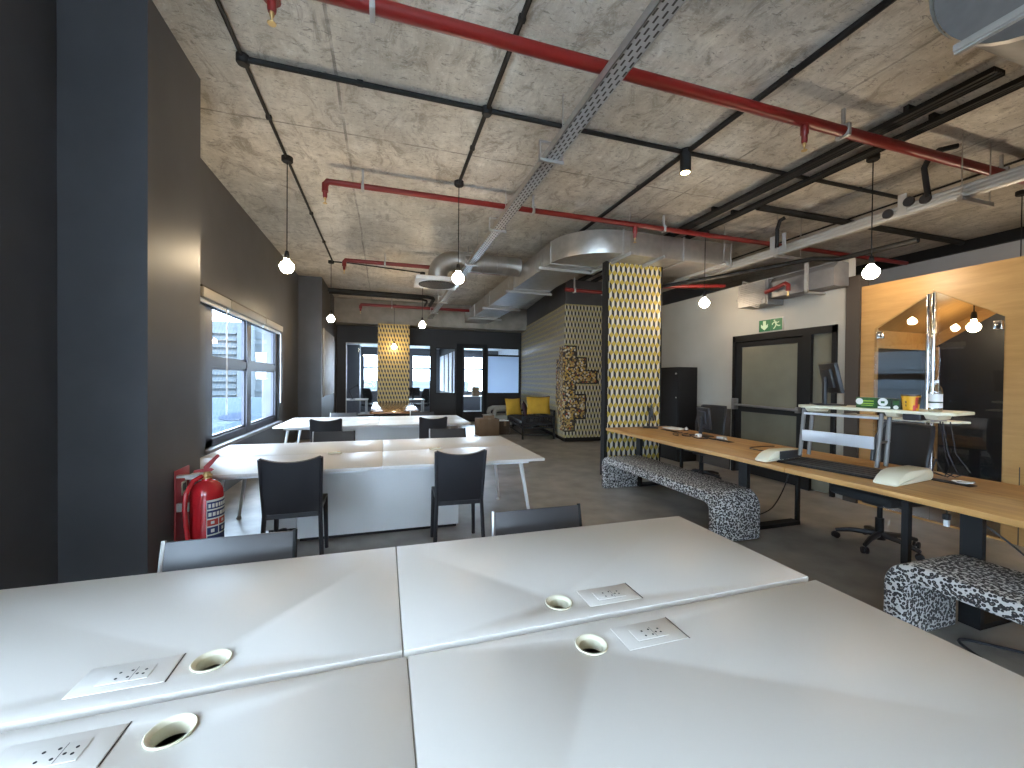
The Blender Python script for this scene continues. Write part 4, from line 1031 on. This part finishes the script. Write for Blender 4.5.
# office furniture behind the glass
def odesk(x0, x1, y0, y1, label, m='white_top'):
    t = thing('office_desk', label, 'desk', ((x0+x1)/2, (y0+y1)/2, 0), 'desks in the glazed office')
    MB().box(x0, x1, y0, y1, .71, .74).build('tabletop', m, t)
    for x in (x0+.05, x1-.05):
        for y in (y0+.05, y1-.05): MB().box(x-.025, x+.025, y-.025, y+.025, 0, .71).build('leg', 'white_metal', t)
odesk(-1.4, -.55, 14.9, 16.0, 'white desk in the glazed office, left of the patterned column')
odesk(.5, 1.4, 14.9, 15.7, 'white desk in the glazed office, right of the patterned column')
odesk(2.7, 4.3, 17.6, 18.4, 'dark fronted desk in the glazed office behind the right-hand panes')
def desk_lamp(x, y, z, label):
    t = thing('desk_lamp', label, 'lamp', (x, y, z), 'desk lamps in the glazed office')
    MB().lathe([(0, 0), (.08, 0), (.08, .02), (0, .02)], 14, (x, y, z)).build('base', 'black_plastic', t)
    MB().tube([(x, y, z+.02), (x-.12, y, z+.32), (x+.18, y, z+.52)], .012, 6).build('arm', 'black_plastic', t)
    MB().lathe([(.02, .03), (.06, -.06), (.055, -.06), (0, .0)], 14, (x+.18, y, z+.51)).build('shade', 'black_plastic', t)
desk_lamp(-1.05, 15.3, .74, 'desk lamp in the glazed office, left of the patterned column')
desk_lamp(3.0, 17.8, .74, 'desk lamp in the glazed office behind the right-hand panes')
monitor(1.0, 15.3, .74, 100, .5, .3, 'black monitor in the glazed office, right of the patterned column', 5, .12, 'monitors in the glazed office')
t = thing('cardboard_box', 'tan box standing on the desk in the glazed office', 'box', (3.9, 17.9, .74), 'boxes in the glazed office')
MB().box(3.75, 4.05, 17.75, 18.05, .741, 1.15, bev=.005).build('carton', 'card', t)
MB().box(3.87, 3.93, 17.748, 18.052, 1.02, 1.152).build('tape', 'tape', t)
# ================================================================== CEILING SERVICES
def conduit(pts, label, r=.014, m='conduit', z=None, clips=()):
    z = z or CZ - r - .003
    t = thing('conduit', label, 'conduit', (pts[0][0], pts[0][1], z), 'black ceiling conduits')
    MB().tube([(x, y, z) for x, y in pts], r, 8).build('pipe', m, t)
    for x, y in clips: MB().box(x-.024, x+.024, y-.02, y+.02, z-.018, CZ-.002, bev=.004).build('clip', m, t)
    return t
conduit([(-1.03, -3.5), (-1.03, 9.2)], 'black ceiling conduit nearest the window wall', .016, clips=[(-1.03, y) for y in (1.4, 2.5, 4.3, 6.6, 7.9)])
conduit([(-1.0, 3.57), (6.6, 3.57)], 'black ceiling conduit running across in front of the lamps', .022, clips=[(x, 3.57) for x in (-.2, 1.7, 3.9, 5.6)])
conduit([(.86, -3.5), (.86, 5.0)], 'black ceiling conduit over the middle lamp', .020, clips=[(.86, y) for y in (1.2, 2.6, 4.2)])
conduit([(3.0, 1.42), (3.0, 9.0)], 'black ceiling conduit ending at the black spotlight', .026, clips=[(3.0, y) for y in (2.4, 4.4)])
conduit([(-1.03, 9.2), (-.7, 9.18), (.85, 9.5)], 'black ceiling conduit between the two rear lamps', .014)
conduit([(6.5, 2.4), (6.5, 6.5)], 'thin black ceiling conduit beyond the booth', .013)
conduit([(4.80, 4.30), (9.2, 4.30)], 'thick black ceiling pipe crossing beyond the cable trunking', .045, z=CZ-.06)
conduit([(-1.40, 11.5), (1.15, 11.6), (1.30, 11.72), (1.34, 11.9), (1.34, 12.9)], 'black ceiling pipe at the rear bending round by the beam', .05, z=CZ-.14)
conduit([(-1.40, 11.75), (1.0, 11.85), (1.15, 12.0), (1.18, 12.2), (1.18, 12.9)], 'second black ceiling pipe at the rear by the beam', .03, z=CZ-.17)
# black junction boxes where the conduits cross
for x, y, lb in ((-1.03, 3.57, 'black junction box at the window side conduit crossing'), (.86, 3.57, 'black junction box at the middle conduit crossing')):
    t = thing('ceiling_junction_box', lb, 'junction box', (x, y, CZ), 'ceiling junction boxes')
    MB().lathe([(0, CZ-.062), (.04, CZ-.062), (.045, CZ-.055), (.045, CZ-.001), (0, CZ-.001)], 18, (x, y, 0)).build('body', 'conduit', t)
    MB().lathe([(0, CZ-.068), (.036, CZ-.068), (.036, CZ-.0625), (0, CZ-.0625)], 18, (x, y, 0)).build('lid', 'conduit', t)
for x0, x1, y0, lb in ((4.32, 4.46, 1.86, 'black cable trough on the ceiling, nearer the spotlight'), (4.66, 4.77, 1.7, 'black cable trough on the ceiling, nearer the booth')):
    t = thing('cable_trough', lb, 'cable tray', ((x0+x1)/2, y0, CZ), 'black cable troughs')
    MB().box(x0, x0+.008, y0, 8.7, CZ-.09, CZ-.05).box(x1-.008, x1, y0, 8.7, CZ-.09, CZ-.05).box(x0, x1, y0, 8.7, CZ-.056, CZ-.05).build('trough', 'conduit', t)
    cb = MB()
    for k in range(5):
        x = x0+.025+k*(x1-x0-.05)/4; cb.tube([(x, y0, CZ-.075+.006*(k % 2)), (x+.004, y0+3, CZ-.076), (x, y0+5, CZ-.074), (x, 8.7, CZ-.075)], .011, 6)
    cb.build('cables', 'conduit', t)
    for y in (2.4, 4.6, 6.8): MB().box(x0, x1, y-.02, y+.02, CZ-.05, CZ-.001).build('bracket', 'conduit', t)

# sprinkler pipes with drop heads
def sprinkler(pts, label, drops, z=3.70, r=.042, clamps=(), end_drop=None):
    t = thing('sprinkler_pipe', label, 'pipe', (pts[0][0], pts[0][1], z), 'red sprinkler pipes')
    b = MB(); pts3 = [(x, y, z) for x, y in pts]
    if end_drop: pts3 = [(pts[0][0]-.03, pts[0][1], z-.12), (pts[0][0]-.03, pts[0][1], z-.04), (pts[0][0], pts[0][1], z)] + pts3[1:]
    b.tube(pts3, r, 14)
    b.build('pipe', 'red', t)
    dl = list(drops) + ([(pts[0][0]-.03, pts[0][1])] if end_drop else [])
    for i, (x, y) in enumerate(dl):
        d = MB().lathe([(.03, z-.06), (.034, z-.02), (.0, z)], 12, (x, y, 0)).lathe([(0, z-.185), (.02, z-.185), (.024, z-.17), (.024, z-.12), (.032, z-.11), (.032, z-.04), (0, z-.03)], 12, (x, y, 0)).build('drop', 'red', t)
        MB().lathe([(0, z-.25), (.022, z-.25), (.024, z-.246), (.006, z-.243), (.006, z-.215), (.013, z-.205), (.013, z-.185), (0, z-.185)], 12, (x, y, 0)).build('sprinkler_head', 'brass', d)
    for x, y in clamps:
        c = MB().box(x-.016, x+.016, y-r-.012, y+r+.012, z-r-.012, z+r+.006, bev=.004).box(x-.012, x+.012, y-.012, y+.012, z+r, CZ-.001)
        c.build('clamp', 'alu', t)
    return t
sprinkler([(-.58, 2.60), (9.2, 2.60)], 'red sprinkler pipe crossing nearest the camera', [(3.40, 2.60)], clamps=[(-.08, 2.6), (3.86, 2.6), (6.2, 2.6)], r=.046, end_drop=True)
sprinkler([(-.62, 5.06), (9.2, 5.06)], 'red sprinkler pipe crossing in front of the round duct elbow', [(3.40, 5.06)], clamps=[(-.25, 5.06), (1.85, 5.06), (3.88, 5.06)], r=.036, end_drop=True)
sprinkler([(-.70, 8.30), (2.3, 8.26)], 'red sprinkler pipe crossing behind the white diffuser', [], clamps=[(.0, 8.29)], r=.040, end_drop=True)
sprinkler([(-.62, 12.3), (2.45, 12.24)], 'red sprinkler pipe near the rear beam', [], z=3.56, clamps=[(.2, 12.3)], r=.045, end_drop=True)
sprinkler([(3.30, 7.2), (3.9, 7.2), (4.6, 7.2)], 'short red sprinkler pipe above the wallpapered wall', [], z=3.22, r=.035, clamps=[(3.5, 7.2), (4.12, 7.2)])
t = thing('sprinkler_elbow', 'red sprinkler drop under the grilled duct above the exit door', 'pipe', (5.25, 4.2, 2.75))
MB().tube([(5.19, 4.50, 2.76), (5.19, 4.34, 2.79), (5.19, 4.2, 2.82), (5.19, 4.16, 2.79), (5.19, 4.16, 2.71)], .028, 10).build('pipe', 'red', t)
MB().lathe([(0, 2.64), (.024, 2.64), (.008, 2.65), (.012, 2.70), (.02, 2.72), (0, 2.72)], 12, (5.19, 4.16, 0)).build('sprinkler_head', 'brass', t)
tag(MB().tube([(4.4, 6.0, 3.10), (5.1, 5.7, 3.10), (5.5, 5.55, 3.10)], .03, 10).build('red_pipe', 'red'), 'short red pipe over the white wall right of the patterned pillar', 'pipe')

# perforated tray, hung on rods
t = thing('cable_tray', 'perforated galvanised cable tray running the length of the ceiling', 'cable tray', (1.33, 6, 3.33))
MB().box(1.27, 1.39, -3.0, 12.9, 3.33, 3.333).build('tray_floor', 'slots', t)
MB().box(1.385, 1.39, -3, 12.9, 3.33, 3.39).box(1.378, 1.39, -3, 12.9, 3.386, 3.39).build('side_rail', 'steel', t)
MB().box(1.27, 1.275, -3, 12.9, 3.33, 3.39).box(1.27, 1.282, -3, 12.9, 3.386, 3.39).build('side_rail', 'steel', t)
cb = MB()
for k in range(4): cb.tube([(1.29+k*.026, -3, 3.346), (1.295+k*.026, 4, 3.346), (1.29+k*.026, 12.9, 3.346)], .011, 6)
cb.build('cables', 'conduit', t)
for i, y in enumerate((1.5, 3.2, 4.9, 6.5, 8.2, 9.9, 11.6)):
    h = MB().box(1.22, 1.44, y-.012, y+.012, 3.305, 3.328).box(1.22, 1.228, y-.02, y+.02, 3.305, 3.47).box(1.22, 1.44, y-.008, y+.008, 3.46, 3.475).tube([(1.43, y, 3.30), (1.43, y, CZ-.001)], .005, 6)
    h.build('hanger', 'steel_dull', t)
# aluminium power trunking over the oak desks
t = thing('cable_trunking', 'pale aluminium cable trunking hung over the oak desks', 'cable tray', (5.4, 4, 3.35))
tx = 5.36
b = MB().box(tx, tx+.09, -1.5, 7.3, 3.30, 3.42, bev=.006)
for dz in (.0, .035, .07): b.box(tx-.008, tx, -1.5, 7.3, 3.315+dz, 3.335+dz, bev=.002)
b.build('trunking', 'alu', t)
for y in (.6, 2.50, 4.45, 6.4):
    MB().tube([(tx-.03, y, 3.25), (tx-.03, y, CZ-.001)], .006, 6).tube([(tx+.42, y, 3.25), (tx+.42, y, CZ-.001)], .006, 6).box(tx-.06, tx+.45, y-.02, y+.02, 3.255, 3.295).build('hanger', 'steel', t)
for y, z in ((3.11, 3.36), (2.92, 3.42), (2.78, 3.39)):
    MB().lathe([(0, 0), (.045, 0), (.05, .01), (.05, .03), (0, .03)], 18, M=Matrix.Translation((tx-.009, y, z)) @ Matrix.Rotation(-PI/2, 4, 'Y')).build('socket_outlet', 'black_plastic', t)
MB().box(tx-.012, tx-.006, 2.95, 3.03, 3.30, 3.53).box(tx-.012, tx-.006, 4.50, 4.58, 3.32, 3.58).box(tx-.012, tx-.006, 4.33, 4.39, 3.32, 3.58).build('bracket_plate', 'alu', t)
MB().tube([(tx-.02, 2.76, 3.40), (tx-.02, 2.78, 3.55), (tx-.02, 2.80, 3.72), (tx-.02, 2.76, 3.80), (tx-.02, 2.68, 3.84), (tx+.1, 2.6, 3.86)], .026, 10).build('flexible_conduit', 'conduit', t)
MB().tube([(tx-.02, 4.46, 3.40), (tx-.02, 4.46, 3.66), (tx-.02, 4.42, 3.77), (tx+.02, 4.38, 3.80)], .026, 10).build('flexible_conduit', 'conduit', t)
tag(MB().tube([(4.45, 5.9, 3.08), (5.0, 4.9, 3.10), (5.42, 4.0, 3.12), (5.46, 3.7, 3.04), (5.46, 2.9, 3.02)], .03, 10).build('lagged_pipe', 'conduit'), 'black lagged pipe below the aluminium trunking', 'pipe')

# rectangular duct with a round outer corner
t = thing('air_duct', 'large galvanised duct with a rounded corner above the patterned pillar', 'duct', (3.2, 6, 3.33))
z0, z1 = 3.325, 3.665
poly = [(5.28, 5.2)] + [(3.3 + .8*math.cos(math.radians(a)), 6.0 + .8*math.sin(math.radians(a))) for a in range(270, 179, -9)] + [(2.5, 13.2), (3.25, 13.2), (3.25, 6.35), (3.38, 6.1), (5.28, 6.1)]
MB().prism(poly, z0, z1, 'z', bev=.004).build('duct_body', 'steel', t, angle=30)
for (xa, xb, ya, yb) in ((3.29, 3.31, 5.185, 6.12), (4.35, 4.37, 5.185, 6.12), (5.25, 5.27, 5.185, 6.12), (2.485, 3.27, 5.99, 6.01), (2.485, 3.27, 7.9, 7.92), (2.485, 3.27, 9.9, 9.92), (2.485, 3.27, 11.7, 11.72)):
    MB().box(xa, xb, ya, yb, z0-.015, z1+.015).build('flange', 'steel_dull', t)
for y in (6.25, 8.1, 10.2, 12.0):
    MB().box(2.38, 3.4, y-.02, y+.02, z0-.045, z0-.001).tube([(2.43, y, z0-.05), (2.43, y, CZ-.001)], .005, 6).tube([(3.36, y, z0-.05), (3.36, y, CZ-.001)], .005, 6).build('hanger', 'alu', t)
for x in (3.36, 3.92, 5.05):
    MB().box(x-.02, x+.02, 5.06, 6.24, z0-.045, z0-.001).tube([(x, 5.12, z0-.05), (x, 5.12, CZ-.001)], .005, 6).tube([(x, 6.19, z0-.05), (x, 6.19, CZ-.001)], .005, 6).build('hanger', 'alu', t)
t = thing('round_duct', 'galvanised round duct bending down to a white ceiling diffuser', 'duct', (.9, 7.55, 3.2))
cx, cy, cz, rr = .92, 7.55, 3.66, .175
el = [(cx, cy, 3.27), (cx, cy, 3.36)] + [(cx + .30 - .30*math.cos(math.radians(a)), cy, 3.36 + .30*math.sin(math.radians(a))) for a in range(12, 91, 13)] + [(2.488, cy, 3.66)]
MB().tube(el, rr, 26).build('duct_body', 'steel', t, angle=50)
for x in (1.30, 1.75, 2.2, 2.46): MB().tube([(x-.012, cy, 3.66), (x+.012, cy, 3.66)], rr+.008, 26).build('joint_band', 'steel_dull', t)
df = MB().box(.52, 1.30, 7.17, 7.93, 3.20, 3.27, bev=.006).build('diffuser', 'white_plastic', t)
MB().lathe([(.28, 3.190), (.33, 3.190), (.33, 3.199), (.28, 3.199)], 30, (.91, 7.55, 0)).build('diffuser_ring', 'black_mesh', df)
MB().tube([(1.45, 7.36, 3.5), (1.45, 7.36, CZ-.001)], .005, 6).tube([(2.0, 7.36, 3.5), (2.0, 7.36, CZ-.001)], .005, 6).build('hanger', 'steel_dull', t)
# duct with a louvred end grille above the exit door
t = thing('air_duct', 'zinc duct with a louvred end grille above the exit door', 'duct', (5.3, 4, 2.62))
MB().prism([(5.26, 2.68), (5.52, 2.68), (5.52, 2.98), (5.34, 2.98), (5.26, 2.90)], 3.62, 4.5, 'y', bev=.004).box(5.23, 5.53, 4.5, 4.53, 2.60, 2.96).build('duct_body', 'zinc_dark', t)
bx = MB().box(5.22, 5.53, 4.53, 5.0, 2.615, 2.95).build('grille_box', 'zinc_dark', t)
g = MB()
for k in range(11): g.box(5.206, 5.219, 4.545, 4.985, 2.63+k*.029, 2.642+k*.029, M=Matrix.Translation((5.21, 4.765, 2.78)) @ Matrix.Rotation(math.radians(24), 4, 'X') @ Matrix.Translation((-5.21, -4.765, -2.78)))
g.build('louvres', 'zinc_dark', bx)
MB().box(5.19, 5.215, 3.9, 3.94, 2.63, 3.02).box(5.19, 5.53, 3.9, 3.94, 2.635, 2.66).build('hanger', 'steel_dull', t)
# round duct cut by the top right corner
t = thing('round_duct', 'large galvanised duct cut off by the top right corner', 'duct', (3.6, 1.2, 3.3))
MB().tube([(2.62, .90, 3.41), (5.25, .90, 3.41)], .45, 44).build('duct_body', 'zinc_dark', t, angle=50)
MB().tube([(2.60, .90, 3.41), (2.64, .90, 3.41)], .458, 44, cap=False).build('joint_band', 'steel_dull', t)
MB().box(2.325, 2.365, -1.6, 1.13, 2.905, 2.935, bev=.004).box(2.335, 2.355, -1.6, 1.13, 2.898, 2.905).tube([(2.345, -1.5, 2.93), (2.345, -1.5, CZ-.001)], .006, 6).build('support_channel', 'alu', t)

# ================================================================== LAMPS
def pendant(x, y, zb, label, bulb, zc=CZ, group='bulb pendant lamps', r=.075):
    t = thing('pendant_lamp', label, 'lamp', (x, y, zb), group)
    MB().lathe([(0, zc-.055), (.05, zc-.055), (.058, zc-.045), (.058, zc-.001), (0, zc-.001)], 20, (x, y, 0)).build('ceiling_rose', 'conduit', t)
    MB().tube([(x, y, zb+.16), (x, y, zc-.05)], .0055, 7).build('cord', 'conduit', t)
    MB().lathe([(.010, zb+.175), (.020, zb+.165), (.026, zb+.13), (.026, zb+.085), (0, zb+.085)], 16, (x, y, 0)).build('lamp_holder', 'black_metal', t)
    k = r/.075
    MB().lathe([(0, -.072*k), (.03*k, -.066*k), (.056*k, -.046*k), (.071*k, -.018*k), (.074*k, .004*k), (.068*k, .026*k), (.05*k, .048*k), (.032*k, .066*k), (.024*k, .086), (0, .086)], 24, (x, y, zb)).build('bulb', bulb, t, angle=80)
    return t
pendant(-1.03, 5.05, 2.70, 'bare bulb pendant over the middle island, nearest the window', 'bulb_warm')
pendant(-1.06, 9.20, 2.70, 'bare bulb pendant in front of the pale wall board', 'bulb_warm')
pendant(.86, 5.00, 2.72, 'bare bulb pendant in front of the white ceiling diffuser', 'bulb_warm')
pendant(.82, 9.50, 2.70, 'bare bulb pendant to the right of the patterned column', 'bulb_warm')
pendant(.28, 12.8, 2.43, 'bare bulb pendant hanging before the patterned column', 'bulb_small', 3.7)
pendant(4.95, 3.03, 2.66, 'bare bulb pendant hanging in front of the booth', 'bulb_cool')
pendant(4.75, 5.19, 2.70, 'bare bulb pendant hanging in front of the exit door wall', 'bulb_cool', CZ-.092)
pendant(6.32, 2.84, 2.12, 'bare bulb pendant inside the plywood booth', 'bulb_small', 2.49, r=.06)
# added pendants out of view, to light the surfaces facing the camera
for x, y, b in ((4.95, -1.1, 'bulb_cool'), (-1.03, -3.2, 'bulb_warm'), (.86, -3.2, 'bulb_warm'), (7.6, 3.0, 'bulb_cool')):
    pendant(x, y, 2.70, 'added bare bulb pendant out of the picture', b, group='added bulb pendants out of the picture')
t = thing('spotlight', 'black cylinder spotlight where two ceiling conduits cross', 'lamp', (2.99, 3.56, 3.66))
MB().lathe([(.052, 3.66), (.055, 3.655), (.055, 3.895), (0, 3.895), (0, 3.68), (.048, 3.68), (.048, 3.66)], 24, (2.99, 3.56, 0)).build('housing', 'conduit', t)
MB().lathe([(0, 3.648), (.03, 3.65), (.044, 3.658), (.045, 3.676), (0, 3.676)], 24, (2.99, 3.56, 0)).build('lens', 'spot_glow', t)
# the offices' own ceiling panels
for x, y in ((-.4, 15.6), (1.3, 16.6), (3.8, 16.0)):
    t = thing('ceiling_light', 'flat panel light in the glazed office ceiling', 'lamp', (x, y, 2.85), 'panel lights in the glazed office')
    MB().box(x-.3, x+.3, y-.3, y+.3, 2.835, 2.859).build('frame', 'white_metal', t)
    MB().box(x-.28, x+.28, y-.28, y+.28, 2.830, 2.8345).build('diffuser', emis('panel_glow', (.9, .95, 1.), 6), t)

# ================================================================== WORLD, CAMERA, COLOUR
w = bpy.data.worlds.new('sky'); SC.world = w; w.use_nodes = True
bg = w.node_tree.nodes['Background']
bg.inputs[0].default_value = (.65, .82, 1.0, 1); bg.inputs[1].default_value = WORLD
cd = bpy.data.cameras.new('camera'); cam = bpy.data.objects.new('camera', cd); COL.objects.link(cam)
yaw, pit, rol = (math.radians(a) for a in (17.38, -.61, .54))
fwd = Vector((math.sin(yaw)*math.cos(pit), math.cos(yaw)*math.cos(pit), math.sin(pit)))
rt = Vector((math.cos(yaw), -math.sin(yaw), 0)); up = rt.cross(fwd)
r2 = math.cos(rol)*rt + math.sin(rol)*up; u2 = -math.sin(rol)*rt + math.cos(rol)*up
cam.matrix_world = Matrix(((r2.x, u2.x, -fwd.x, 0), (r2.y, u2.y, -fwd.y, 0), (r2.z, u2.z, -fwd.z, 1.48), (0, 0, 0, 1)))
cd.sensor_width = 36; cd.lens = 408.43*36/1024; cd.clip_start = .05; cd.clip_end = 300
SC.camera = cam
SC.view_settings.view_transform = 'Standard'; SC.view_settings.look = 'None'; SC.view_settings.gamma = 1
SC.view_settings.use_curve_mapping = False; SC.view_settings.exposure = EXPOSURE
SC.cycles.use_denoising = True
SC.cycles.max_bounces = 8; SC.cycles.diffuse_bounces = 5; SC.cycles.transparent_max_bounces = 12
SC.cycles.sample_clamp_indirect = 6
